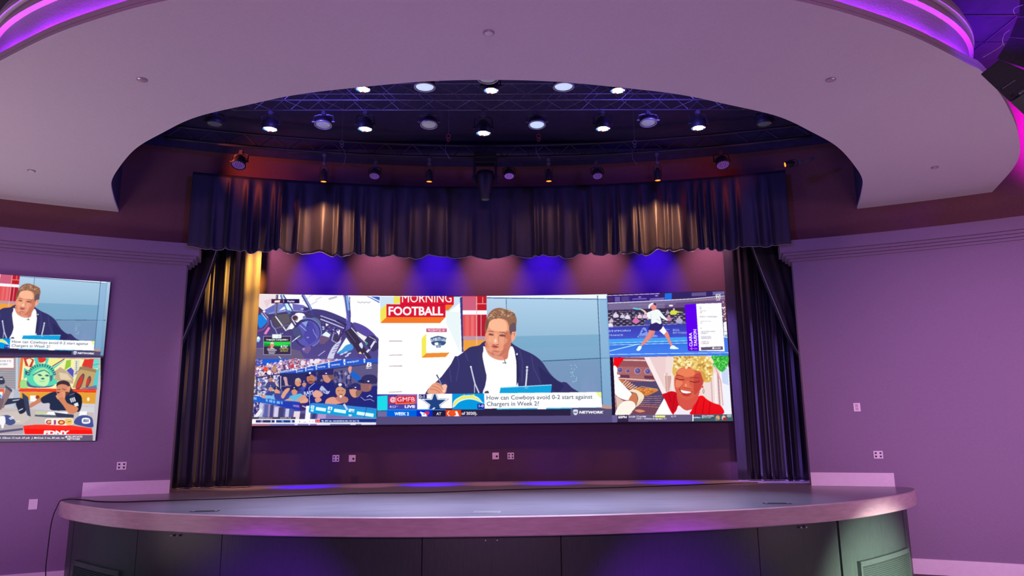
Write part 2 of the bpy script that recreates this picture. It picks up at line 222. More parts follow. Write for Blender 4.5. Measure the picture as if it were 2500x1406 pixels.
    c.rect(20, 1200, 2310, 1282, (250, 250, 252)); c.rect(106, 1216, 444, 1262, (52, 42, 110)); c.rect(470, 1216, 804, 1262, (30, 60, 140)); c.ell(215, 1240, 20, 22, (200, 200, 225)); c.ell(215, 1240, 11, 13, (52, 42, 110)); c.txt('1', 375, 1256, 34, W, 14, .04); c.txt('TB', 560, 1256, 32, (160, 200, 245), 46, .03); c.txt('5', 725, 1256, 34, W, 38, .04)
    c.txt('- 2', 850, 1256, 26, (110, 105, 140), 55, .02); c.txt('1 - 1', 1075, 1256, 26, (140, 135, 170), 60, .02); c.ell(975, 1254, 8, 6, (110, 105, 150)); c.ell(1000, 1254, 8, 6, (110, 105, 150))
    c.rect(1172, 1206, 1262, 1262, (205, 66, 80)); c.txt('2-2', 1182, 1250, 28, (250, 190, 190), 65, .03, .2); c.rect(1262, 1192, 2284, 1262, (30, 52, 132)); c.txt('TB', 1282, 1254, 34, W, 40, .04); c.txt('BOT 1st - AROZARENA SAC FLY (0-2 TB)', 1345, 1244, 27, W, 615, .03); c.rect(1262, 1186, 2284, 1193, W); c.rect(1262, 1252, 2284, 1259, (200, 220, 250))
    c.txt('B', 2090, 258, 74, W, 92, .03, .25); c.txt('REPLAY', 2090, 294, 22, W, 102, .03)
    c.rect(20, 1282, 2310, 1330, (120, 104, 170)); c.rect(20, 1290, 360, 1330, (185, 110, 125))
    for (a, b) in ((800, 860), (1050, 1080), (1200, 1440), (1800, 1900), (2000, 2290)): c.rect(a, 1282, b, 1310, (205, 190, 235))
def draw_host(c):
    # shared by the big wall and the side wall (coordinates of crop D)
    c.poly([520, 60, 2100, 60, 2100, 1320, 520, 1320], (186, 212, 236), 1, (112, 146, 182)); c.poly([975, 60, 1900, 60, 1900, 600, 975, 620], (168, 205, 232), .45, (130, 180, 205)); c.poly([1000, 500, 1930, 480, 1940, 1220, 1000, 1220], (100, 155, 190), .5)
    c.poly([1340, 750, 1930, 735, 1940, 1200, 1340, 1200], (118, 142, 180), .6); R = random.Random(7)
    for i in range(30):
        x = R.uniform(1500, 1900); h = R.uniform(40, 220); c.rect(x, 1080-h, x+R.uniform(20, 70), 1080, (126, 150, 192), .35)
    for i in range(18): c.ell(1640+R.uniform(-15, 50), R.uniform(780, 980), 4, 6, (170, 205, 225))
    c.poly([780, 60, 1990, 60, 1990, 122, 780, 104], (235, 245, 252)); c.line([780, 112, 1990, 126], 8, (60, 90, 140)); c.line([975, 112, 985, 640], 7, (86, 120, 160)); c.line([1340, 750, 2050, 716], 8, (50, 90, 125)); c.line([1897, 90, 1925, 700, 1948, 1230], 9, (66, 104, 140)); c.poly([1912, 120, 1992, 120, 2040, 1220, 1955, 1220], (128, 175, 215), .6)
    c.line([1990, 90, 2042, 1230], 8, (120, 160, 200))
    c.rect(520, 60, 778, 535, (205, 70, 80)); c.rect(520, 100, 675, 245, (205, 95, 125)); c.rect(520, 280, 675, 520, (225, 85, 90)); c.rect(565, 290, 600, 520, (235, 120, 115), .6); c.rect(620, 290, 650, 520, (240, 140, 140), .5); c.rect(675, 60, 778, 245, (190, 30, 45)); c.rect(675, 280, 778, 500, (180, 30, 50)); c.line([675, 172, 778, 172], 9, (235, 160, 160)); c.line([722, 280, 722, 505], 9, (240, 150, 160)); c.line([738, 105, 738, 170], 8, (235, 150, 155))
    c.rect(520, 238, 780, 282, (255, 245, 250)); c.rect(535, 498, 770, 545, (190, 150, 165), 1); c.rect(535, 540, 770, 660, (238, 160, 66)); c.rect(671, 100, 682, 590, (245, 190, 190), .8)
    # jacket
    N = (54, 52, 104)
    c.smooth([140, 1100, 160, 1060, 210, 1010, 300, 930, 350, 840, 385, 780, 420, 730, 470, 680, 550, 652, 610, 610, 700, 592, 740, 560, 800, 545, 1000, 560, 1060, 590, 1130, 630, 1240, 680, 1330, 750, 1400, 850, 1450, 910, 1520, 960, 1580, 965, 1640, 1020, 1720, 1070, 1730, 1110], N)
    for (p) in ([480, 690, 500, 800, 470, 950], [560, 660, 590, 750], [1110, 640, 1140, 760, 1135, 960], [1230, 700, 1250, 820, 1330, 980], [400, 800, 420, 960]): c.line(p, 12, (72, 66, 130), .8)
    c.poly([1300, 800, 1440, 910, 1560, 1000, 1500, 1070, 1330, 980], (44, 40, 92), .7); c.poly([160, 1060, 300, 930, 380, 960, 380, 1080], (60, 56, 120), .7)
    # tee
    c.smooth([750, 600, 728, 640, 740, 760, 775, 900, 765, 990, 760, 1100, 1078, 1100, 1082, 900, 1078, 730, 1060, 650, 1020, 600, 900, 700], (253, 253, 255))
    c.poly([1060, 650, 1090, 700, 1110, 900, 1080, 1000, 1078, 760], (44, 42, 86)); c.line([1000, 640, 1060, 760, 1070, 900], 8, (225, 228, 235), .5)
    c.smooth([735, 590, 745, 640, 735, 700, 765, 850, 775, 905, 740, 960, 700, 800, 690, 650], (58, 54, 100))
    # neck and head
    c.smooth([765, 560, 780, 620, 850, 720, 920, 738, 985, 725, 1000, 650, 1020, 560, 900, 500], (206, 120, 98)); c.smooth([760, 600, 800, 690, 880, 735, 950, 738, 930, 700, 820, 640], (226, 150, 126))
    c.smooth([772, 440, 762, 500, 778, 580, 800, 640, 850, 690, 915, 705, 960, 680, 1005, 600, 1030, 540, 1070, 480, 1065, 440, 1030, 400, 990, 320, 880, 300, 800, 330], (234, 158, 124))
    c.smooth([795, 340, 880, 320, 960, 345, 985, 420, 950, 450, 820, 430], (250, 186, 150)); c.smooth([960, 470, 1010, 450, 1030, 520, 1000, 620, 940, 690, 950, 590], (205, 122, 96)); c.smooth([850, 640, 920, 650, 970, 620, 985, 640, 930, 700, 860, 690, 825, 665], (196, 118, 100)); c.smooth([1030, 470, 1060, 440, 1076, 465, 1065, 520, 1030, 555], (238, 170, 145)); c.line([1040, 480, 1060, 465, 1058, 500], 6, (200, 110, 95))
    # features
    c.smooth([788, 450, 812, 443, 850, 450, 850, 458, 812, 454], (168, 106, 84)); c.smooth([895, 458, 945, 455, 985, 472, 980, 479, 935, 466], (168, 106, 84)); c.smooth([800, 500, 830, 505, 850, 500, 845, 540, 815, 560, 795, 540], (244, 174, 144), .7); c.smooth([910, 520, 960, 515, 990, 540, 960, 580, 920, 580], (238, 166, 138), .6); c.smooth([835, 650, 880, 662, 930, 650, 900, 690, 860, 685], (236, 158, 138), .7); c.smooth([798, 476, 820, 470, 848, 482, 826, 492], (150, 90, 85)); c.smooth([905, 488, 935, 478, 970, 492, 935, 502], (150, 90, 85)); c.line([800, 484, 846, 488], 7, (90, 50, 55)); c.line([908, 494, 966, 498], 7, (90, 50, 55))
    c.smooth([862, 470, 885, 480, 895, 545, 900, 572, 870, 590, 836, 580, 840, 550, 858, 520], (242, 172, 140)); c.line([838, 578, 865, 592, 900, 578], 8, (165, 85, 75)); c.line([893, 500, 900, 560], 8, (206, 130, 105)); c.ell(866, 545, 12, 20, (255, 215, 190), .8)
    c.smooth([824, 596, 850, 590, 880, 597, 908, 605, 880, 618, 840, 616], (206, 108, 102)); c.smooth([832, 598, 868, 602, 900, 606, 868, 611], (120, 44, 52)); c.smooth([838, 614, 868, 617, 886, 616, 862, 630, 844, 626], (226, 128, 118)); c.line([780, 560, 800, 620], 8, (210, 130, 105)); c.line([790, 650, 850, 695], 7, (190, 110, 95))
    # hair
    c.smooth([765, 470, 760, 400, 775, 330, 800, 270, 850, 225, 910, 213, 960, 225, 1020, 245, 1060, 275, 1080, 330, 1075, 400, 1072, 450, 1040, 450, 1025, 490, 1005, 440, 1002, 400, 985, 350, 945, 325, 880, 318, 815, 345, 790, 400, 778, 450], (148, 104, 82))
    c.smooth([1020, 380, 1060, 360, 1075, 400, 1070, 450, 1035, 455, 1020, 480, 1008, 430], (104, 84, 96)); c.smooth([770, 430, 765, 380, 785, 330, 800, 360, 785, 420], (120, 84, 70))
    for i in range(60):
        a = R.uniform(0, 1); x = 800+a*250+R.uniform(-12, 12); y = 300-60*math.sin(a*2.6)+R.uniform(-25, 55); r = R.uniform(8, 16); t = R.uniform(0, 6)
        tt = np.linspace(t, t+3, 7); c.line(np.c_[x+r*np.cos(tt), y+r*.7*np.sin(tt)], 5, R.choice([(205, 165, 130), (180, 130, 100), (100, 66, 56), (225, 195, 165)]), .8)
    # microphones, laptop
    c.line([940, 768, 975, 768], 8, (50, 50, 60)); c.line([955, 738, 972, 775], 6, (60, 60, 70)); c.line([618, 805, 640, 900, 660, 980, 700, 1070], 14, (205, 208, 225)); c.line([655, 960, 655, 1070], 8, (190, 195, 220)); c.ell(618, 808, 9, 9, W); c.line([1186, 830, 1180, 920, 1172, 1000], 15, (220, 224, 238)); c.ell(1186, 812, 12, 12, (225, 230, 240)); c.ell(1185, 842, 12, 10, (200, 205, 225)); c.ell(1084, 680, 8, 10, W)
    c.poly([918, 1018, 1430, 988, 1436, 1000, 1424, 1085, 906, 1085], (20, 160, 220)); c.line([918, 1018, 1434, 990], 8, (170, 225, 245)); c.poly([1145, 1012, 1200, 1010, 1200, 1028, 1145, 1030], (90, 175, 220)); c.ell(1155, 1022, 5, 4, (20, 50, 110)); c.smooth([760, 1060, 790, 1050, 800, 1075, 760, 1080], (70, 70, 90))
def draw_host_bars(c):
    c.rect(250, 1225, 2045, 1310, (44, 34, 68)); c.poly([880, 1225, 1640, 1218, 1640, 1232, 880, 1240], (66, 180, 225)); c.rect(1290, 1222, 1380, 1236, W); c.poly([1930, 1190, 2040, 1200, 2040, 1236, 1930, 1226], (190, 150, 140)); c.rect(1625, 1232, 2042, 1300, (86, 80, 118))
    c.poly([432, 1080, 752, 1076, 756, 1238, 432, 1238], (8, 152, 222))
    c.smooth([435, 1215, 450, 1150, 520, 1105, 620, 1092, 690, 1115, 735, 1165, 752, 1180, 700, 1160, 640, 1140, 570, 1140, 500, 1165, 455, 1210], (225, 245, 255)); c.smooth([440, 1212, 458, 1155, 525, 1112, 615, 1100, 680, 1120, 730, 1165, 680, 1145, 630, 1128, 570, 1130, 500, 1150, 460, 1195], (232, 232, 110)); c.poly([500, 1110, 560, 1085, 550, 1105], (232, 232, 110)); c.poly([600, 1095, 660, 1085, 640, 1112], (232, 232, 110))
    c.rect(684, 1180, 756, 1232, (20, 40, 160)); c.txt('1-0', 698, 1215, 26, W, 50, .02)
    c.poly([752, 1076, 1935, 1062, 1942, 1216, 757, 1230], (253, 254, 255)); c.poly([1880, 1064, 1936, 1062, 1937, 1130, 1900, 1100], (235, 240, 130), .8)
    c.txt('How can Cowboys avoid 0-2 start against', 778, 1140, 42, (82, 88, 108), 1068, .004, 0, -.009); c.txt('Chargers in Week 2?', 780, 1203, 42, (82, 88, 108), 526, .004, 0, -.009)
    c.smooth([1652, 1245, 1675, 1238, 1698, 1245, 1696, 1280, 1675, 1296, 1654, 1280], (215, 222, 240)); c.txt('NFL', 1657, 1276, 16, (70, 70, 120), 36, .02); c.txt('NETWORK', 1712, 1279, 24, W, 245, .05, .2)
def draw_center(c):
    c.crop(*CR['D']); c.setclip(910, 690, 1515, 1048)
    c.rect(-340, 60, 2100, 1400, (40, 34, 70)); draw_host(c)
    c.crop(*CR['C'])
    # show board on the left
    c.poly([50, 90, 903, 100, 916, 660, 860, 700, 830, 700, 790, 780, 700, 900, 640, 960, 560, 1030, 520, 1095, 20, 1110], (251, 252, 253)); c.poly([76, 100, 900, 100, 900, 150, 700, 300, 76, 250], (205, 225, 242)); c.poly([880, 110, 905, 100, 915, 655, 900, 660], (60, 60, 130)); c.poly([740, 250, 880, 250, 880, 660, 740, 360], (232, 244, 246))
    c.poly([76, 230, 140, 175, 140, 305, 78, 365], (240, 225, 90)); c.poly([210, 100, 280, 100, 280, 160, 210, 178], (238, 224, 92)); c.poly([78, 365, 140, 305, 735, 305, 680, 365], (240, 120, 40)); c.poly([733, 182, 818, 180, 762, 238, 733, 238], (240, 120, 40))
    c.poly([278, 100, 818, 100, 818, 182, 733, 182, 733, 306, 138, 306, 138, 178, 278, 178], (216, 22, 52)); c.line([140, 178, 733, 182], 3, (160, 10, 30))
    c.txt('MORNING', 296, 157, 92, W, 500, .0); c.rect(80, 40, 900, 68, (205, 225, 242)); c.txt('FOOTBALL', 160, 285, 82, W, 552, .03)
    c.rect(166, 544, 298, 552, (190, 165, 165)); c.poly([165, 688, 298, 684, 298, 692, 165, 694], (190, 165, 165)); c.poly([165, 798, 298, 794, 298, 803, 165, 804], (190, 165, 165)); c.poly([162, 1062, 294, 1054, 294, 1062, 162, 1068], (190, 165, 165))
    c.rect(542, 421, 747, 456, (196, 62, 110)); c.txt('PRESENTED BY', 553, 450, 22, W, 184, .015)
    c.poly([495, 520, 540, 472, 540, 668, 495, 716], (242, 232, 90)); c.poly([495, 716, 540, 670, 775, 664, 735, 708], (238, 140, 50)); c.poly([540, 470, 770, 466, 772, 664, 540, 670], (250, 252, 253))
    B = (60, 84, 132)
    c.smooth([590, 515, 660, 497, 735, 515, 740, 550, 720, 590, 690, 600, 685, 615, 640, 617, 635, 600, 605, 590, 588, 550], (230, 238, 248)); c.smooth([588, 518, 660, 496, 736, 516, 738, 526, 660, 508, 590, 528], B); c.smooth([592, 556, 660, 545, 736, 554, 722, 586, 690, 590, 660, 575, 630, 590, 604, 586], B); c.ell(645, 575, 22, 14, W); c.ell(675, 578, 16, 12, (90, 120, 160)); c.rect(640, 592, 686, 612, (60, 84, 132)); c.rect(646, 597, 680, 606, (215, 225, 240))
    c.txt('OLD TRAPPER', 583, 545, 32, B, 156, .02)
    # hand with pen
    c.smooth([560, 1078, 565, 1030, 600, 985, 650, 965, 700, 990, 720, 985, 750, 995, 745, 1030, 720, 1078], (232, 160, 130)); c.smooth([700, 1000, 730, 982, 750, 1000, 735, 1050, 715, 1070, 700, 1050], (246, 190, 165))
    for p in ([600, 1000, 660, 1020, 700, 1060], [580, 1030, 640, 1040, 680, 1070], [640, 975, 690, 1000, 715, 1050]): c.line(p, 5, (180, 100, 85))
    c.line([645, 888, 665, 925], 11, (50, 56, 80)); c.line([665, 925, 695, 992], 12, (120, 140, 165)); c.ell(718, 1050, 7, 10, (250, 220, 210))
    # lower third
    c.rect(40, 1086, 460, 1236, (72, 62, 160)); c.poly([45, 1104, 150, 1096, 150, 1250, 45, 1258], (30, 215, 232)); c.poly([148, 1090, 445, 1084, 445, 1238, 148, 1240], (80, 66, 165)); c.poly([245, 1090, 445, 1086, 445, 1180, 245, 1180], (160, 90, 160))
    c.poly([163, 1112, 432, 1100, 430, 1165, 415, 1180, 240, 1180, 163, 1175], (212, 40, 60)); c.poly([225, 1176, 430, 1166, 415, 1182, 235, 1186], (240, 120, 60)); c.txt('@', 176, 1155, 40, W, 54, .02); c.txt('GMFB', 248, 1158, 44, W, 176, .0); c.rect(232, 1110, 238, 1176, (250, 190, 190))
    c.txt('4:53', 170, 1222, 24, (225, 228, 250), 62, .012); c.txt('AM ET', 236, 1212, 12, (180, 185, 240), 30, .01); c.txt('LIVE', 322, 1222, 26, W, 106, .045)
    c.poly([448, 1084, 803, 1078, 803, 1236, 448, 1236], (252, 252, 254)); c.rect(465, 1085, 545, 1128, (50, 50, 120)); c.txt('0-1', 470, 1122, 28, W, 50, .012)
    def star(cx, cy, r, col):
        P = []
        for k in range(10):
            a = -math.pi/2+k*math.pi/5; q = r if k % 2 == 0 else r*.40
            P.append((cx+q*math.cos(a)*1.03, cy+q*math.sin(a)))
        c.poly(np.array(P), col)
    c.setclip(910, 961.8, 1515, 998.6)
    star(626, 1176, 148, (90, 110, 150)); star(626, 1176, 138, W); star(626, 1176, 116, (90, 110, 150)); star(626, 1177, 106, (34, 66, 130)); c.poly([590, 1240, 620, 1216, 660, 1240], W); c.setclip(910, 690, 1515, 1048)
    c.crop(*CR['D']); draw_host_bars(c); c.crop(*CR['C'])
    c.poly([45, 1250, 1200, 1236, 1200, 1312, 45, 1316], (44, 34, 68)); c.rect(45, 1254, 142, 1314, (112, 106, 160)); c.rect(142, 1248, 442, 1314, (0, 98, 222)); c.rect(142, 1236, 738, 1248, (30, 130, 225)); c.txt('WEEK 2', 218, 1297, 30, W, 148, .04)
    c.rect(442, 1246, 604, 1314, (10, 40, 190)); c.smooth([475, 1262, 510, 1268, 540, 1285, 548, 1312, 500, 1312, 492, 1290], (245, 245, 252)); c.smooth([515, 1268, 545, 1256, 572, 1262, 568, 1285, 545, 1305, 540, 1285], (200, 50, 90)); c.ell(518, 1285, 6, 6, (10, 40, 190)); c.rect(604, 1246, 736, 1314, (34, 26, 62)); c.txt('AT', 642, 1295, 28, W, 50, .02)
    c.rect(736, 1242, 890, 1312, (226, 60, 20)); c.smooth([752, 1262, 790, 1246, 850, 1250, 858, 1285, 830, 1305, 775, 1308], (236, 82, 36)); c.line([770, 1255, 752, 1280, 775, 1306], 7, W); c.smooth([830, 1262, 850, 1256, 862, 1280, 870, 1308, 820, 1308, 842, 1288], (248, 240, 240)); c.txt('of 2020).', 896, 1291, 28, (235, 232, 245), 158, .035)
    c.poly([40, 1316, 1200, 1308, 1200, 1392, 40, 1392], (84, 74, 128)); c.crop(*CR['D']); c.poly([-400, 1312, 2090, 1298, 2096, 1375, -400, 1392], (86, 76, 124)); c.poly([2042, 1298, 2092, 1298, 2096, 1375, 2048, 1372], (106, 96, 150)); c.clip = None
def draw_tennis(c):
    R = random.Random(9); c.crop(*CR['E'])
    c.poly([160, 150, 2300, 60, 2365, 1240, 200, 1290], (62, 44, 92))
    c.poly([165, 160, 2300, 70, 2300, 150, 170, 290], (52, 36, 100)); c.poly([165, 165, 1100, 122, 1100, 240, 170, 280], (56, 34, 128)); c.rect(175, 190, 265, 262, (78, 48, 92)); c.rect(300, 180, 395, 268, (104, 92, 158)); c.rect(410, 170, 570, 260, (66, 50, 118))
    for k in range(4): c.line([430, 190+k*20, 550, 186+k*20], 6, (110, 96, 160))
    c.line([620, 222, 870, 214], 18, (130, 110, 190)); c.poly([930, 210, 1190, 192, 1190, 236, 930, 245], (120, 100, 180)); c.ell(750, 185, 25, 12, (150, 140, 205)); c.ell(1050, 160, 30, 14, (150, 140, 205)); c.poly([1200, 120, 1325, 112, 1325, 238, 1200, 242], (36, 108, 226)); c.poly([1680, 110, 1940, 95, 1940, 160, 1680, 170], (100, 84, 140)); c.poly([2060, 90, 2290, 80, 2290, 140, 2060, 150], (110, 106, 160)); c.line([165, 158, 1100, 122], 10, (235, 210, 245)); c.line([175, 294, 1000, 254, 1700, 216, 2300, 160], 12, (240, 240, 252))
    c.poly([180, 300, 1700, 224, 2300, 170, 2300, 330, 1600, 380, 180, 430], (122, 106, 150)); c.poly([1200, 300, 2300, 230, 2300, 400, 1200, 400], (104, 76, 128)); c.line([1700, 250, 2300, 200], 10, (190, 130, 110)); c.ell(1310, 338, 40, 16, (245, 245, 250)); c.line([560, 330, 1400, 310], 8, (170, 160, 185), .6)
    c.poly([180, 420, 1600, 370, 2330, 330, 2340, 700, 190, 730], (56, 46, 76))
    for i in range(300):
        x = R.uniform(190, 1570); y = R.uniform(430, 680); c.ell(x, y, R.uniform(10, 28), R.uniform(5, 10), R.choice([(36, 28, 52), (80, 72, 110), (110, 100, 140), (46, 38, 66)]))
    for r in range(7):
        for k in range(13):
            x = 200+k*108+(r % 2)*50; y = 480+r*36-k*2
            c.ell(x, y, 26, 9, (190, 185, 215), .75)
    for (x, y, a, col) in ((320, 500, 46, (220, 210, 235)), (440, 520, 38, (210, 205, 225)), (530, 530, 44, (225, 220, 235)), (680, 590, 52, (220, 110, 175)), (750, 520, 40, (230, 200, 210)), (840, 520, 40, (220, 190, 220)), (220, 680, 50, (235, 225, 235)), (1270, 560, 48, (190, 130, 170)), (1460, 590, 56, (180, 175, 205)), (1250, 450, 30, (160, 160, 190)), (240, 600, 36, (210, 190, 210)), (900, 620, 60, (70, 74, 150))):
        c.smooth([x-a, y+a, x-a*.8, y-.2*a, x, y-.5*a, x+a*.8, y-.1*a, x+a, y+a], col); c.ell(x, y-a*.8, a*.34, a*.36, (226, 170, 160))
    c.smooth([1295, 490, 1310, 430, 1370, 420, 1430, 440, 1500, 460, 1420, 470, 1400, 500, 1330, 500], (214, 222, 70)); c.ell(1362, 405, 18, 20, (225, 190, 180))
    c.poly([185, 730, 1600, 665, 1600, 920, 190, 940], (56, 60, 172), 1, (72, 84, 205)); c.line([185, 722, 1590, 655], 10, (150, 150, 215))
    c.txt('STIFFORD', 190, 812, 30, (190, 210, 250), 400, .02, 0, -.03); c.txt('FRANCE', 190, 884, 26, (190, 210, 250), 262, .02, 0, -.02); c.smooth([740, 860, 800, 740, 860, 745, 900, 830, 1050, 870, 1050, 900, 720, 910], (130, 155, 235)); c.line([800, 770, 830, 790, 790, 830, 860, 800], 18, (60, 66, 180)); c.txt('BNP', 740, 905, 26, (60, 66, 180), 250, .02); c.txt('BGL', 1345, 792, 32, (150, 175, 240), 125, .03); c.txt('BNP PARIBAS', 1345, 840, 30, (150, 175, 240), 250, .03)
    c.line([1100, 890, 1340, 880], 6, (110, 130, 220)); c.ell(1300, 870, 50, 30, (66, 76, 190)); c.line([1280, 770, 1200, 760], 8, (150, 170, 240))
    c.poly([190, 940, 1610, 900, 1610, 1000, 195, 1030], (70, 160, 242)); c.poly([195, 1010, 1610, 970, 1640, 1240, 200, 1290], (52, 112, 222), 1, (80, 132, 245)); c.poly([2260, 900, 2345, 900, 2360, 1240, 1600, 1260, 1600, 1150, 2270, 1150], (70, 120, 230))
    for (a, b, d, e, w) in ((200, 1012, 1608, 970, 9), (200, 1045, 1612, 1008, 9), (200, 1155, 730, 1028, 14), (205, 1215, 2360, 1182, 10), (205, 1255, 2360, 1222, 4)): c.line([a, b, d, e], w, (190, 245, 250))
    c.rect(1400, 1100, 1460, 1110, (52, 100, 205))
    # player
    S = (226, 140, 132)
    c.smooth([925, 770, 1025, 780, 980, 900, 900, 970, 820, 1040, 780, 1070, 765, 1050, 840, 930, 890, 860], S); c.smooth([1000, 800, 960, 900, 860, 1000, 800, 1060, 900, 960, 950, 900], (120, 70, 120), .6); c.smooth([1180, 840, 1230, 790, 1270, 850, 1300, 960, 1340, 1060, 1310, 1075, 1250, 960], S); c.poly([1165, 700, 1232, 800, 1182, 862, 1090, 780], (250, 250, 252)); c.smooth([960, 660, 1130, 650, 1165, 700, 1110, 780, 1020, 790, 905, 765, 930, 700], (50, 36, 108))
    c.smooth([690, 1130, 730, 1065, 775, 1065, 780, 1100, 740, 1148, 700, 1145], (235, 252, 250)); c.smooth([1300, 1115, 1300, 1075, 1350, 1050, 1400, 1080, 1448, 1105, 1430, 1118], (235, 252, 250))
    c.smooth([940, 440, 1000, 415, 1060, 405, 1110, 430, 1180, 520, 1250, 590, 1230, 605, 1140, 560, 1110, 530, 1140, 640, 1110, 670, 1040, 640, 960, 665, 950, 570, 940, 585, 880, 540, 880, 470], (240, 246, 246)); c.line([950, 480, 960, 650], 10, (190, 205, 220), .6); c.line([1050, 580, 1110, 610], 12, (170, 185, 205), .6); c.smooth([880, 470, 830, 420, 770, 395, 760, 410, 820, 450, 860, 500], (235, 200, 190)); c.line([630, 382, 700, 400, 770, 400], 26, (130, 205, 225)); c.ell(680, 392, 58, 16, (110, 190, 220), .8, .15)
    c.ell(1000, 360, 50, 62, (232, 140, 140)); c.smooth([905, 385, 910, 330, 960, 292, 1010, 295, 950, 340, 930, 385], (245, 240, 248)); c.smooth([990, 300, 1030, 295, 1045, 330, 1020, 330], (50, 40, 80)); c.ell(1270, 590, 20, 18, S)
    # stat card
    c.poly([1555, 325, 1760, 305, 1815, 1145, 1615, 1145], (94, 0, 236)); c.poly([1760, 305, 2215, 290, 2275, 1158, 1815, 1150], (251, 250, 253))
    c.txt('CLARA', 1695, 1072, 52, W, 250, .035, 0, -math.pi/2-.045); c.txt('TAUSON', 1778, 1068, 52, W, 305, .035, 0, -math.pi/2-.045); c.line([1650, 1112, 1712, 1110], 10, (250, 150, 200)); c.line([1682, 1086, 1684, 1140], 10, (250, 150, 200)); c.txt('DEN', 1725, 1120, 20, (250, 170, 215), 55, .02)
    G = (140, 132, 150)
    for (t, x, y, h, w) in (('AGE', 1818, 365, 12, 40), ('18', 1822, 400, 24, 30), ('HEIGHT (FT)', 1826, 440, 12, 110), ('5\'9', 1828, 475, 24, 36), ('RIGHT-HANDED', 1828, 548, 24, 310), ('WORLD RANK', 1832, 625, 12, 200), ('97', 1838, 660, 22, 36), ('1', 1842, 755, 20, 10), ('US OPEN BEST', 1846, 808, 14, 260), ('DEBUT', 1848, 845, 26, 125), ('PRIZE MONEY', 1850, 900, 13, 180), ('$495,473', 1855, 935, 26, 175), ('CAREER W/L', 1858, 992, 13, 140), ('124/39', 1860, 1030, 26, 128)): c.txt(t, x, y, h, G, w, .006)
    c.poly([1846, 1086, 2238, 1070, 2244, 1130, 1852, 1140], (98, 84, 108)); c.line([2092, 1104, 2205, 1100], 16, (225, 220, 228)); c.ell(2068, 1102, 18, 18, W)
    c.poly([2230, 300, 2310, 260, 2330, 600, 2250, 620], (120, 90, 120))
    for i in range(40): c.ell(R.uniform(2225, 2315), R.uniform(260, 640), 14, 12, R.choice([(230, 190, 195), (240, 230, 240), (90, 60, 100), (205, 150, 160)]))
    c.poly([2250, 640, 2335, 610, 2350, 920, 2262, 910], (240, 244, 250)); c.line([2262, 800, 2345, 800], 8, (120, 120, 150)); c.ell(2305, 880, 36, 26, (150, 180, 220)); c.txt('TC', 2105, 205, 50, W, 96, .04); c.txt('LIVE', 2120, 244, 20, W, 70, .03); c.line([2110, 140, 2205, 132], 10, W)
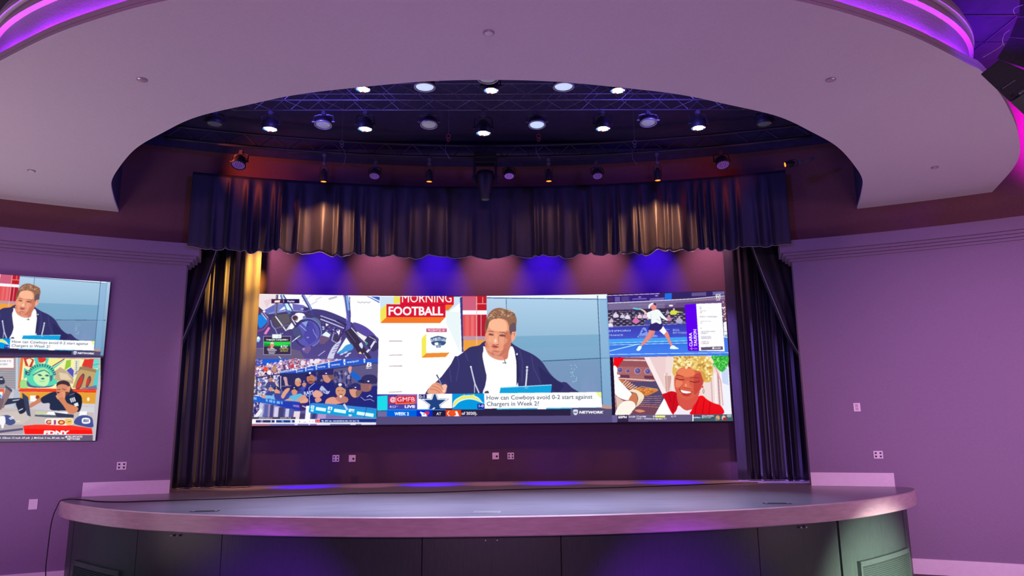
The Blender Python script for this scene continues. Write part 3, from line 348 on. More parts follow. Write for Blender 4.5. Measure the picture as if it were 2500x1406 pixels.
def draw_advert(c):
    R = random.Random(12); c.crop(*CR['F'])
    c.poly([190, 80, 2230, 20, 2310, 1190, 200, 1200], (30, 20, 50))
    c.poly([255, 88, 2195, 45, 2270, 1060, 300, 1068], (236, 205, 205)); c.poly([1150, 90, 2195, 45, 2270, 1060, 1150, 1060], (240, 218, 216)); c.poly([1130, 400, 1250, 400, 1210, 660, 1140, 680], (190, 140, 130), .7)
    for (x, w, col) in ((1150, 30, (220, 180, 175)), (1240, 14, (250, 238, 236)), (1340, 20, (205, 170, 172)), (1900, 24, (206, 172, 178)), (1960, 40, (250, 240, 240)), (2020, 26, (170, 130, 140)), (1120, 10, (250, 240, 240))): c.poly([x, 350, x+w, 350, x+w+30, 900, x+30, 900], col, .8)
    c.poly([2060, 300, 2215, 240, 2265, 1050, 2110, 1050], (238, 240, 250)); c.poly([2090, 300, 2200, 260, 2215, 560, 2110, 520], (190, 205, 240), .8); c.smooth([1930, 60, 2190, 45, 2205, 200, 2110, 330, 2010, 260, 1960, 150], (60, 180, 70))
    for i in range(60): c.ell(R.uniform(1960, 2180), R.uniform(60, 280), 14, 12, R.choice([(90, 215, 80), (40, 150, 60), (130, 230, 110)]))
    c.line([1990, 250, 2080, 480, 2120, 900], 16, (225, 160, 150))
    # oven
    c.poly([290, 90, 790, 85, 1130, 760, 960, 1068, 300, 1068, 290, 500], (150, 84, 92)); c.poly([420, 120, 820, 125, 830, 150, 430, 140], (230, 190, 190)); c.poly([360, 240, 860, 250, 930, 400, 300, 370], (172, 104, 106)); c.poly([300, 380, 930, 400, 960, 450, 300, 425], (104, 56, 78)); c.poly([530, 385, 780, 395, 790, 450, 540, 440], (170, 110, 110)); c.poly([340, 430, 960, 470, 970, 500, 340, 450], (226, 190, 185))
    for (x, y, r, w) in ((370, 300, 38, 48), (502, 315, 28, 36), (672, 315, 44, 56), (840, 325, 42, 52)): c.ell(x, y, w, w*.95, (225, 190, 200)); c.ell(x+2, y, w*.86, w*.84, (110, 60, 80)); c.ell(x, y, r, r, (88, 84, 150)); c.ell(x-8, y-10, r*.4, r*.4, (120, 116, 190))
    c.poly([540, 500, 980, 490, 1120, 740, 1100, 900, 700, 900, 620, 700], (84, 70, 108)); c.poly([600, 860, 1060, 900, 960, 1068, 540, 1068], (116, 70, 90)); c.smooth([620, 980, 720, 970, 800, 1000, 700, 1020], (220, 140, 110))
    for k in range(9): c.line([400+k*34, 550+k*16, 480+k*36, 470+k*22], 12, (245, 225, 190)); c.line([420+k*34, 560+k*15, 500+k*34, 490+k*21], 10, (190, 90, 60))
    c.smooth([640, 630, 720, 600, 1015, 632, 960, 680, 830, 735, 760, 720], (214, 130, 60)); c.line([640, 620, 740, 580, 1010, 626], 8, (250, 190, 130))
    for i in range(40): c.ell(R.uniform(700, 930), R.uniform(620, 700), 16, 9, R.choice([(240, 170, 80), (200, 110, 60), (180, 90, 50)]))
    for k in range(6): c.line([720-k*8, 760+k*30, 1090-k*10, 740+k*38], 6, (225, 160, 150), .9)
    c.poly([350, 450, 450, 480, 420, 520, 370, 480], (200, 120, 70))
    c.poly([262, 88, 450, 85, 340, 250, 265, 230], (240, 10, 25))
    c.smooth([262, 235, 325, 270, 330, 420, 450, 570, 570, 700, 560, 780, 470, 810, 300, 720, 280, 500], (252, 250, 252)); c.ell(335, 400, 44, 26, (245, 240, 245))
    c.smooth([575, 710, 620, 690, 665, 740, 660, 850, 610, 880, 520, 820], (205, 120, 84)); c.smooth([520, 650, 600, 628, 700, 660, 780, 740, 740, 840, 640, 930, 680, 800, 650, 700, 560, 668], (244, 226, 196)); c.smooth([500, 820, 600, 840, 640, 920, 570, 1010, 520, 1062, 300, 1066, 330, 940, 400, 850], (250, 244, 232)); c.poly([300, 740, 440, 830, 380, 870, 320, 960], (220, 190, 175)); c.line([640, 930, 700, 850, 740, 800], 8, (200, 170, 150))
    c.line([580, 1010, 520, 1066], 8, (220, 200, 190)); c.ell(600, 700, 0.1, .1, W)
    c.poly([780, 82, 870, 84, 1170, 700, 1100, 730], (248, 232, 232)); c.poly([1130, 780, 1000, 1066, 1260, 1066], (253, 253, 253)); c.poly([960, 1066, 1120, 780, 1145, 790, 1010, 1066], (255, 255, 255))
    # woman
    c.smooth([1090, 720, 1150, 690, 1240, 660, 1340, 690, 1380, 800, 1370, 900, 1320, 1010, 1270, 1050, 1210, 960, 1150, 830], (205, 14, 32)); c.smooth([1340, 690, 1370, 900, 1440, 960, 1560, 990, 1640, 920, 1620, 760, 1500, 700], (204, 82, 70)); c.smooth([1370, 900, 1480, 985, 1600, 970, 1600, 1060, 1300, 1060, 1330, 980], (240, 232, 240)); c.smooth([1590, 1060, 1600, 960, 1680, 770, 1770, 735, 1850, 800, 1960, 860, 2085, 910, 2105, 1055], (240, 20, 26), 1, (228, 14, 30))
    for p in ([1700, 800, 1660, 920, 1640, 1050], [1800, 800, 1770, 1040], [1900, 850, 1880, 1050], [1300, 720, 1280, 860, 1270, 1000], [1200, 700, 1240, 850]): c.line(p, 16, (170, 6, 26), .7)
    c.smooth([1700, 740, 1690, 800, 1640, 880, 1560, 960, 1440, 940, 1380, 860, 1360, 700, 1700, 640], (216, 84, 74))
    c.smooth([1330, 330, 1300, 400, 1290, 520, 1310, 640, 1360, 730, 1450, 790, 1540, 800, 1640, 750, 1720, 660, 1780, 540, 1790, 420, 1740, 320, 1620, 270, 1500, 240, 1380, 280], (214, 96, 72)); c.smooth([1340, 330, 1440, 270, 1600, 290, 1640, 380, 1500, 420, 1380, 380], (236, 128, 88)); c.smooth([1640, 380, 1760, 360, 1785, 460, 1740, 600, 1640, 720, 1620, 560], (198, 70, 62)); c.smooth([1330, 470, 1400, 480, 1440, 520, 1360, 600, 1310, 560], (234, 130, 96)); c.smooth([1450, 540, 1500, 480, 1540, 500, 1560, 570, 1600, 600, 1520, 620, 1450, 590], (226, 112, 84)); c.ell(1490, 560, 16, 24, (250, 170, 130), .8)
    c.line([1450, 592, 1500, 608, 1570, 612], 8, (160, 50, 44)); c.line([1320, 440, 1380, 466, 1460, 462], 14, (110, 30, 40)); c.line([1560, 490, 1640, 510, 1720, 490], 14, (120, 36, 44)); c.line([1320, 398, 1380, 390, 1450, 412], 10, (130, 52, 46)); c.line([1560, 438, 1640, 426, 1720, 436], 10, (130, 52, 46)); c.line([1370, 640, 1390, 600], 8, (150, 50, 44))
    c.smooth([1380, 630, 1430, 640, 1500, 664, 1600, 664, 1560, 700, 1480, 712, 1420, 690], (170, 34, 40)); c.smooth([1400, 636, 1450, 648, 1580, 672, 1540, 694, 1460, 694, 1420, 674], (253, 248, 246)); c.smooth([1420, 700, 1500, 720, 1580, 706, 1530, 745, 1450, 735], (200, 50, 50))
    c.smooth([1290, 400, 1262, 340, 1270, 240, 1310, 160, 1290, 100, 1400, 50, 1560, 45, 1800, 52, 1900, 100, 1940, 200, 1950, 340, 1910, 490, 1830, 510, 1790, 480, 1780, 400, 1740, 330, 1600, 290, 1540, 240, 1440, 240, 1340, 300, 1320, 400], (224, 184, 92))
    for i in range(170):
        a = R.uniform(0, 1); x = 1290+a*640; y = R.uniform(60, 260) if a < .62 else R.uniform(90, 470)
        if a > .62 and y > 300 and x < 1790: continue
        r = R.uniform(14, 30); c.ell(x, y, r, r*.75, R.choice([(250, 232, 160), (240, 212, 130), (214, 168, 84), (188, 136, 66), (252, 244, 200)]), .9, R.uniform(-1, 1))
    c.smooth([1740, 330, 1800, 340, 1830, 420, 1800, 500, 1785, 480], (212, 160, 80)); c.ell(1775, 590, 10, 20, (190, 50, 40)); c.ell(1790, 660, 18, 40, (150, 140, 130)); c.ell(1792, 660, 10, 28, (215, 205, 195))
    # ticker
    c.poly([300, 1062, 2280, 1052, 2305, 1168, 300, 1178], (104, 92, 130)); c.poly([330, 1062, 512, 1060, 514, 1178, 330, 1178], (54, 38, 74)); c.txt('ESPN', 343, 1116, 36, W, 142, .045, .12); c.txt('SOCCER', 520, 1104, 22, W, 115, .03); c.rect(648, 1068, 654, 1144, W); c.txt('Cruz Azul', 662, 1098, 25, W, 152, .03); c.txt('1', 935, 1098, 24, W, 12, .03); c.rect(960, 1068, 965, 1104, W); c.rect(968, 1070, 1140, 1104, (216, 222, 50)); c.txt('Monterrey', 976, 1098, 24, (250, 250, 200), 160, .03); c.txt('4', 1240, 1098, 24, W, 18, .03); c.txt('| FT', 1268, 1098, 24, W, 55, .02); c.txt('UEFA', 668, 1134, 22, W, 70, .03); c.txt('>', 750, 1134, 20, W, 14, .02); c.txt('Advances on aggregate, 5-1', 780, 1134, 22, W, 375, .025)
    c.poly([1600, 1056, 2280, 1052, 2302, 1166, 1610, 1170], (64, 92, 102)); c.rect(1600, 1056, 1618, 1170, W); c.rect(1618, 1078, 1740, 1096, (60, 60, 150)); c.txt('ESPN+', 1618, 1118, 24, W, 122, .03, .1); c.txt('SERIE-A/PRIMERA', 1760, 1088, 20, W, 210, .03); c.txt('MATCH PLAY', 1762, 1114, 16, W, 160, .02); c.ell(2030, 1110, 36, 42, (216, 160, 120)); c.ell(2010, 1140, 30, 20, (110, 130, 120)); c.ell(2130, 1110, 34, 40, (225, 190, 180)); c.ell(2150, 1130, 34, 26, (170, 50, 50)); c.txt('LIGA', 2188, 1084, 24, W, 75, .03); c.txt('ESPN', 2200, 1100, 10, W, 60, .02)
def draw_led():
    c = Canvas(600, 696, 1800, 1048)
    draw_cockpit(c)
    c.setclip(600, 875.5, 928, 1048); draw_dugout(c); c.clip = None
    draw_tennis(c); c.setclip(1480, 868, 1800, 1048); draw_advert(c); c.clip = None; c.crop(*CR['E']); c.poly([195, 1190, 2365, 1160, 2365, 1222, 1200, 1246, 205, 1266], (66, 120, 240)); c.line([205, 1215, 2360, 1182], 10, (200, 245, 250))
    c.setmask([928, 690, 1482, 690, 1482.3, 722, 1487, 821, 1494, 1000, 1494.3, 1013.6, 1506, 1013.4, 1506.5, 1031, 1508, 1060, 917, 1060, 920.5, 980, 923, 880])
    draw_center(c); c.setmask(None)
    return c
def draw_studio(c):
    R = random.Random(15); c.crop(*CR['H'])
    c.rect(-1200, 60, 1500, 1360, (196, 190, 200)); c.rect(-1200, 60, 240, 560, (150, 146, 156))
    for k in range(14): c.line([-1200, 90+k*34, 240, 100+k*34], 10, (176, 172, 182))
    c.rect(-500, 78, 212, 240, (232, 96, 60)); c.rect(-500, 90, 204, 232, (250, 246, 248)); c.txt('SPORTS', -70, 142, 26, (130, 130, 150), 232, .006, .2); c.txt('NETWORK', -115, 192, 26, (130, 130, 150), 230, .006, .2)
    c.rect(228, 80, 300, 560, (170, 180, 190)); c.rect(240, 80, 262, 700, (205, 215, 225)); c.poly([205, 560, 290, 540, 280, 820, 205, 820], (178, 190, 205)); c.rect(-1200, 540, 205, 830, (200, 198, 206)); c.poly([-60, 545, 60, 545, 60, 830, -60, 830], (235, 100, 60)); c.poly([-60, 590, 40, 590, 40, 800, -60, 800], (235, 245, 250)); c.txt('N', 0, 690, 60, (40, 110, 200), 46, .03)
    # mural: crowned green face, bridge
    c.poly([310, 78, 1486, 100, 1450, 560, 270, 540], (238, 120, 50)); c.poly([350, 84, 1484, 104, 1440, 552, 300, 536], (244, 240, 178))
    c.poly([350, 84, 450, 84, 510, 110, 470, 230, 380, 200], (200, 60, 60)); c.poly([390, 110, 440, 90, 480, 120, 430, 220], (250, 240, 190)); c.smooth([540, 84, 690, 88, 660, 140, 600, 155, 550, 125], (226, 60, 50)); c.poly([700, 84, 960, 94, 820, 200, 740, 190], (240, 240, 150)); c.line([960, 100, 780, 210], 14, (130, 50, 100)); c.poly([510, 84, 560, 84, 590, 180, 530, 190], (80, 210, 190)); c.poly([690, 90, 730, 90, 700, 190, 670, 180], (80, 210, 190)); c.poly([980, 110, 760, 240, 800, 250], (80, 210, 190)); c.poly([1060, 318, 800, 330, 800, 360], (80, 210, 190)); c.poly([360, 230, 450, 290, 430, 350, 350, 400], (80, 205, 180)); c.poly([380, 270, 410, 290, 400, 330, 380, 340], (90, 50, 110))
    c.poly([990, 120, 1060, 110, 1055, 210, 960, 270], (150, 200, 60)); c.poly([1060, 225, 1115, 285, 1090, 375, 990, 270], (90, 84, 190)); c.poly([820, 280, 900, 220, 980, 270, 1100, 390, 1090, 470, 820, 420], (196, 172, 140)); c.poly([880, 300, 1000, 320, 1080, 420, 900, 400], (226, 205, 175)); c.poly([1120, 115, 1190, 108, 1180, 300, 1090, 390], (225, 222, 200))
    for k in range(7): c.rect(1130, 130+k*30, 1150, 150+k*30, (150, 145, 150))
    c.poly([1260, 105, 1400, 100, 1380, 245, 1220, 205], (226, 56, 46)); c.poly([1400, 100, 1484, 104, 1465, 240, 1385, 240], (110, 215, 205)); c.poly([1190, 220, 1440, 250, 1400, 540, 1080, 530], (196, 164, 110)); c.poly([1190, 215, 1260, 210, 1440, 260, 1425, 300, 1180, 250], (160, 128, 90))
    c.smooth([1130, 540, 1160, 420, 1230, 320, 1262, 340, 1240, 440, 1190, 545], (104, 76, 90)); c.smooth([1140, 520, 1170, 430, 1232, 340, 1230, 430, 1180, 530], (216, 60, 46)); c.smooth([1280, 500, 1300, 400, 1340, 350, 1362, 400, 1340, 470, 1300, 530], (104, 76, 90)); c.smooth([1288, 490, 1300, 410, 1330, 380, 1326, 470], (216, 60, 46)); c.line([1110, 330, 1210, 240], 8, (110, 100, 120)); c.line([1480, 170, 1260, 225], 6, (60, 120, 140)); c.line([1480, 240, 1420, 300], 6, (60, 120, 140)); c.poly([1440, 260, 1480, 240, 1452, 540, 1380, 520], (90, 200, 205)); c.poly([1180, 545, 1440, 490, 1445, 552], (110, 120, 150))
    c.smooth([310, 420, 370, 410, 420, 450, 420, 530, 310, 530], (160, 220, 140)); c.smooth([400, 420, 440, 520, 740, 520, 830, 450, 780, 380, 700, 500, 520, 500, 430, 440], (84, 100, 140)); c.smooth([400, 380, 420, 280, 500, 195, 600, 165, 700, 175, 780, 220, 820, 300, 810, 380, 860, 450, 740, 500, 500, 500, 420, 440], (86, 215, 180))
    for k in range(16):
        a = math.pi*(1.02+k*.063); x0 = 620+175*math.cos(a); y0 = 345+135*math.sin(a); x1 = 620+215*math.cos(a); y1 = 345+170*math.sin(a); c.line([x0, y0, x1, y1], 17, (58, 88, 110))
    c.smooth([470, 350, 520, 290, 600, 240, 680, 240, 750, 300, 770, 340, 700, 280, 660, 262, 560, 300], (170, 235, 160)); c.smooth([500, 380, 530, 310, 660, 270, 730, 330, 735, 420, 690, 500, 580, 490, 520, 440], (196, 240, 180)); c.poly([470, 340, 600, 268, 660, 258, 740, 300, 750, 330, 660, 275, 580, 300, 500, 350], (74, 150, 150)); c.smooth([560, 330, 600, 325, 628, 350, 590, 355], (66, 110, 110)); c.smooth([670, 350, 700, 330, 730, 345, 715, 362], (66, 110, 110)); c.smooth([612, 390, 640, 378, 665, 390, 655, 405, 622, 403], (60, 110, 110)); c.line([590, 430, 650, 438, 670, 425], 7, (90, 180, 150)); c.poly([740, 350, 790, 340, 780, 410, 750, 440], (84, 110, 140))
    c.poly([270, 575, 305, 540, 1440, 552, 1436, 600, 290, 585], (238, 50, 30)); c.line([280, 560, 1440, 575], 6, (250, 130, 80)); c.poly([300, 590, 1436, 600, 1420, 770, 1180, 790, 300, 700], (232, 160, 56)); c.poly([1228, 610, 1430, 606, 1422, 760, 1222, 758], (226, 160, 60)); c.ell(1318, 700, 18, 30, (250, 240, 200)); c.rect(450, 645, 560, 735, (250, 248, 245)); c.ell(560, 670, 30, 30, (150, 70, 40)); c.poly([1200, 760, 1420, 770, 1414, 810, 1200, 800], (205, 205, 215)); c.poly([440, 740, 760, 770, 760, 870, 430, 840], (205, 200, 210)); c.poly([1190, 810, 1410, 815, 1400, 1000, 1180, 1000], (210, 208, 216))
    # desk
    c.poly([-1200, 850, 420, 850, 700, 870, 1180, 890, 1400, 900, 1380, 1240, -1200, 1240], (198, 186, 184)); c.poly([-1200, 1100, 340, 1080, 350, 1240, -1200, 1240], (176, 166, 174)); c.poly([-300, 1200, 340, 1130, 345, 1160, -300, 1240], (90, 84, 120)); c.poly([0, 900, 420, 870, 440, 1000, 330, 1070, 0, 1060], (210, 198, 192), .7)
    c.poly([1190, 880, 1300, 880, 1290, 960, 1180, 950], (246, 246, 248))
    # monitors
    c.poly([20, 820, 90, 500, 180, 560, 120, 700, 50, 840], (150, 120, 120)); c.poly([80, 490, 185, 560, 175, 600, 80, 520], (80, 76, 100)); c.poly([-60, 650, 60, 700, 20, 860, -60, 830], (120, 100, 110)); c.poly([120, 690, 320, 680, 320, 740, 60, 790], (52, 56, 84)); c.line([190, 720, 300, 706], 14, (205, 210, 225)); c.poly([330, 600, 420, 670, 460, 960, 410, 940, 340, 740], (60, 66, 96)); c.smooth([240, 750, 340, 690, 370, 800, 380, 880, 300, 920, 260, 840], (42, 44, 70)); c.line([280, 870, 340, 840], 16, (200, 205, 215)); c.smooth([-30, 400, 30, 360, 70, 420, 60, 470, -30, 470], (60, 60, 84)); c.ell(20, 400, 24, 10, (220, 225, 235)); c.poly([540, 880, 720, 890, 690, 950, 520, 940], (200, 205, 170))
    # man
    c.smooth([450, 770, 520, 730, 590, 680, 640, 720, 560, 770, 450, 830], (206, 130, 100)); c.smooth([610, 690, 700, 630, 800, 590, 900, 600, 1020, 570, 1110, 585, 1200, 640, 1225, 740, 1200, 860, 1150, 890, 1000, 870, 760, 860, 740, 760, 640, 760], (38, 46, 76)); c.smooth([1120, 600, 1210, 650, 1222, 750, 1190, 870, 1160, 830, 1130, 700], (26, 30, 52))
    c.smooth([845, 500, 850, 470, 930, 450, 1020, 480, 1050, 530, 1020, 620, 940, 660, 850, 620], (216, 140, 108)); c.smooth([845, 520, 848, 460, 890, 430, 960, 420, 1030, 450, 1060, 520, 1090, 580, 1050, 580, 1010, 500, 930, 475, 870, 490], (66, 46, 60)); c.smooth([1000, 530, 1040, 500, 1052, 540, 1020, 590], (228, 150, 120)); c.smooth([850, 590, 930, 600, 1020, 590, 1010, 640, 900, 650], (96, 56, 56)); c.line([850, 560, 900, 555], 9, (100, 50, 50)); c.line([930, 545, 980, 560], 9, (100, 50, 50)); c.smooth([840, 640, 900, 600, 970, 595, 975, 640, 960, 700, 880, 710, 840, 670], (232, 156, 120)); c.smooth([870, 690, 960, 690, 1010, 760, 1160, 820, 1150, 880, 1090, 920, 1020, 900, 940, 790], (214, 134, 96))
    for p in ([860, 640, 930, 620], [870, 660, 940, 650], [880, 685, 950, 675]): c.line(p, 5, (170, 90, 70))
    for k in range(3): c.poly([1040+k*26, 690-k*8, 1058+k*26, 684-k*8, 1080+k*26, 745-k*8, 1064+k*26, 752-k*8], (225, 230, 235))
    c.poly([1100, 770, 1160, 745, 1175, 800, 1120, 808], (230, 235, 240)); c.line([1040, 640, 1110, 610], 10, (110, 116, 140))
    c.poly([720, 885, 1010, 890, 1010, 930, 860, 940, 690, 925], (250, 250, 250)); c.poly([520, 930, 860, 940, 1100, 935, 1096, 975, 700, 970, 520, 955], (84, 96, 122)); c.poly([810, 895, 960, 915, 1100, 930, 1100, 975, 850, 970], (58, 62, 90))
    # caps
    c.smooth([0, 960, 60, 940, 130, 940, 200, 990, 230, 1050, 150, 1090, 60, 1060, 0, 1060], (74, 84, 140)); c.smooth([-40, 970, 60, 950, 80, 1000, 70, 1070, -40, 1070], (246, 244, 248)); c.line([135, 985, 195, 965], 12, W); c.line([150, 1000, 205, 985], 12, W); c.smooth([20, 1080, 60, 1070, 50, 1130, 25, 1130], (250, 250, 250)); c.ell(270, 1030, 40, 10, (225, 220, 200))
    c.poly([345, 1095, 560, 1078, 1000, 1080, 1370, 1135, 1384, 1226, 370, 1226], (246, 26, 22)); c.poly([345, 1095, 560, 1078, 1000, 1082, 1370, 1140, 1375, 1165, 360, 1140], (252, 50, 40)); c.smooth([1105, 1060, 1130, 990, 1200, 945, 1290, 940, 1370, 975, 1390, 1050, 1380, 1120, 1220, 1100], (72, 82, 150)); c.smooth([1230, 985, 1330, 985, 1340, 1055, 1235, 1060], (248, 248, 250)); [c.rect(1248+k*28, 1000, 1266+k*28, 1042, (60, 70, 130)) for k in range(3)]
    c.smooth([670, 1020, 700, 990, 800, 985, 960, 985, 1050, 980, 1095, 1010, 1090, 1070, 1000, 1090, 780, 1085, 690, 1075], (250, 240, 220)); c.txt('G', 685, 1072, 60, (170, 60, 110), 80, .05); c.txt('I', 805, 1076, 60, (150, 60, 130), 30, .05); c.txt('O', 862, 1076, 62, (190, 60, 50), 110, .05); c.ell(730, 1040, 24, 22, (226, 190, 80), .7); c.ell(915, 1045, 24, 20, (240, 200, 90)); c.smooth([970, 1000, 1050, 990, 1085, 1020, 1075, 1070, 1000, 1080, 975, 1040], (240, 200, 110)); c.line([1010, 1040, 1060, 1030], 8, (120, 70, 60))
    c.txt('FDNY', 650, 1229, 56, W, 380, .06, .15)
    c.rect(-1200, 1228, 1384, 1342, (104, 92, 118)); c.rect(-1200, 1222, 1384, 1232, (240, 235, 240)); c.txt('A. Gibson 12 rush, 69 yds', -20, 1290, 28, W, 460, .025, .2); c.txt('J. McKissic 5 rec, 83 yds, rec', 470, 1290, 28, W, 490, .025, .2); c.txt('CBS SPORTS', 992, 1272, 26, W, 238, .03); c.ell(988, 1262, 14, 14, W); c.txt('NETWORK', 1004, 1306, 26, W, 196, .03)
def draw_side():
    c = Canvas(-200, 655, 272, 1090)
    draw_studio(c)
    c.homog([(1993, 90), (975, 112), (1937, 1065), (757, 1228)], [tuple(np.array(q)/6.389+np.array([0, 660])) for q in ((1673, 168), (540, 108), (1478, 1105), (150, 1215))])
    c.setclip(-200, 640, 272, 873); draw_host(c)
    c.poly([-1200, 40, 520, 40, 520, 1100, -1200, 1100], (250, 250, 252)); c.smooth([140, 1100, 160, 1060, 210, 1010, 300, 930, 350, 840, 385, 780, 420, 730, 470, 680, 530, 655, 530, 1100], (54, 52, 104))
    draw_host_bars(c); c.poly([-1200, 1235, 760, 1236, 760, 1300, -1200, 1300], (44, 34, 68)); c.poly([-1200, 1298, 2100, 1298, 2130, 1390, -1200, 1400], (60, 48, 84)); c.clip = None
    c.crop(*CR['G']); c.poly([-1200, 1300, 1640, 1330, 1640, 1350, -1200, 1340], (76, 60, 96))
    return c
# ---------------------------------------------------------------- camera and measured geometry
F, PI_, RO, YA, CX = 1799.7348, .1938, -.0105, .0213, .0543
EYE = 1.6
RW, YW = 11.7195, 9.6587          # concave front wall of the hall (plan arc)
RB, YB = 19.334, 10.3474          # concave back wall of the stage
def axes():
    cy, sy = math.cos(YA), math.sin(YA)
    f = np.array([sy*math.cos(PI_), cy*math.cos(PI_), math.sin(PI_)]); r = np.array([cy, -sy, 0.]); u = np.cross(r, f)
    c, s = math.cos(RO), math.sin(RO); return c*r+s*u, -s*r+c*u, f
AR, AU, AF = axes(); CAM = np.array([CX, 0, EYE])
def project(P):
    d = np.asarray(P, float)-CAM; z = d@AF; return np.stack([1250+F*(d@AR)/z, 703-F*(d@AU)/z], -1)
def ray(px, py):
    d = AF*F+AR*(px-1250)+AU*(703-py); return d/np.linalg.norm(d)
def at_z(px, py, z): d = ray(px, py); return CAM+d*(z-EYE)/d[2]
def at_y(px, py, y): d = ray(px, py); return CAM+d*y/d[1]
def at_arc(px, py, R, Y0, off=0.):
    R = R-off; d = ray(px, py); oy = -(Y0-off-R); a = d[0]**2+d[1]**2; b = 2*(CAM[0]*d[0]+oy*d[1]); c = CAM[0]**2+oy*oy-R*R
    return CAM+d*(-b+math.sqrt(b*b-4*a*c))/2/a
def arc_y(x, R=RW, Y0=YW, off=0.): R = R-off; return Y0-off-(R-math.sqrt(R*R-x*x))
def arc_n(x, R=RW, Y0=YW):   # unit normal towards the hall, at x on the arc
    y = arc_y(x, R, Y0); v = np.array([-x, (Y0-R)-y]); return v/np.linalg.norm(v)
ZS = .945; ZSOF = EYE+2.6934
C = bpy.context.scene.collection
# ---------------------------------------------------------------- materials
def lin(c): return tuple(((v/255+.055)/1.055)**2.4 if v/255 > .04045 else v/255/12.92 for v in c)+(1.,)
def mat(name, col, rough=.6, metal=0., noise=0., scale=8., bump=0., sheen=0., emit=None, es=1., stretch=None, spec=.5):
    m = bpy.data.materials.new(name); m.use_nodes = True; nt = m.node_tree; b = nt.nodes['Principled BSDF']
    b.inputs['Roughness'].default_value = rough; b.inputs['Metallic'].default_value = metal; b.inputs['Specular IOR Level'].default_value = spec
    if sheen: b.inputs['Sheen Weight'].default_value = sheen; b.inputs['Sheen Roughness'].default_value = .35; b.inputs['Sheen Tint'].default_value = (1, 1, 1, 1)
    col = tuple(col)+((1.,) if len(col) == 3 else ())
    b.inputs['Base Color'].default_value = col
    if emit: b.inputs['Emission Color'].default_value = tuple(emit)+(1.,); b.inputs['Emission Strength'].default_value = es
    if noise or bump:
        tc = nt.nodes.new('ShaderNodeTexCoord'); mp = nt.nodes.new('ShaderNodeMapping'); n = nt.nodes.new('ShaderNodeTexNoise')
        mp.inputs['Scale'].default_value = stretch or (1, 1, 1); n.inputs['Scale'].default_value = scale; n.inputs['Detail'].default_value = 6
        nt.links.new(tc.outputs['Object'], mp.inputs[0]); nt.links.new(mp.outputs[0], n.inputs[0])
        if noise:
            r = nt.nodes.new('ShaderNodeValToRGB'); e = r.color_ramp.elements; e[0].position = .3; e[1].position = .7
            e[0].color = tuple(v*(1-noise) for v in col[:3])+(1,); e[1].color = tuple(min(1, v*(1+noise)) for v in col[:3])+(1,)
            nt.links.new(n.outputs[0], r.inputs[0]); nt.links.new(r.outputs[0], b.inputs['Base Color'])
        if bump:
            bp = nt.nodes.new('ShaderNodeBump'); bp.inputs['Strength'].default_value = bump; bp.inputs['Distance'].default_value = .01
            nt.links.new(n.outputs[0], bp.inputs['Height']); nt.links.new(bp.outputs[0], b.inputs['Normal'])
    return m
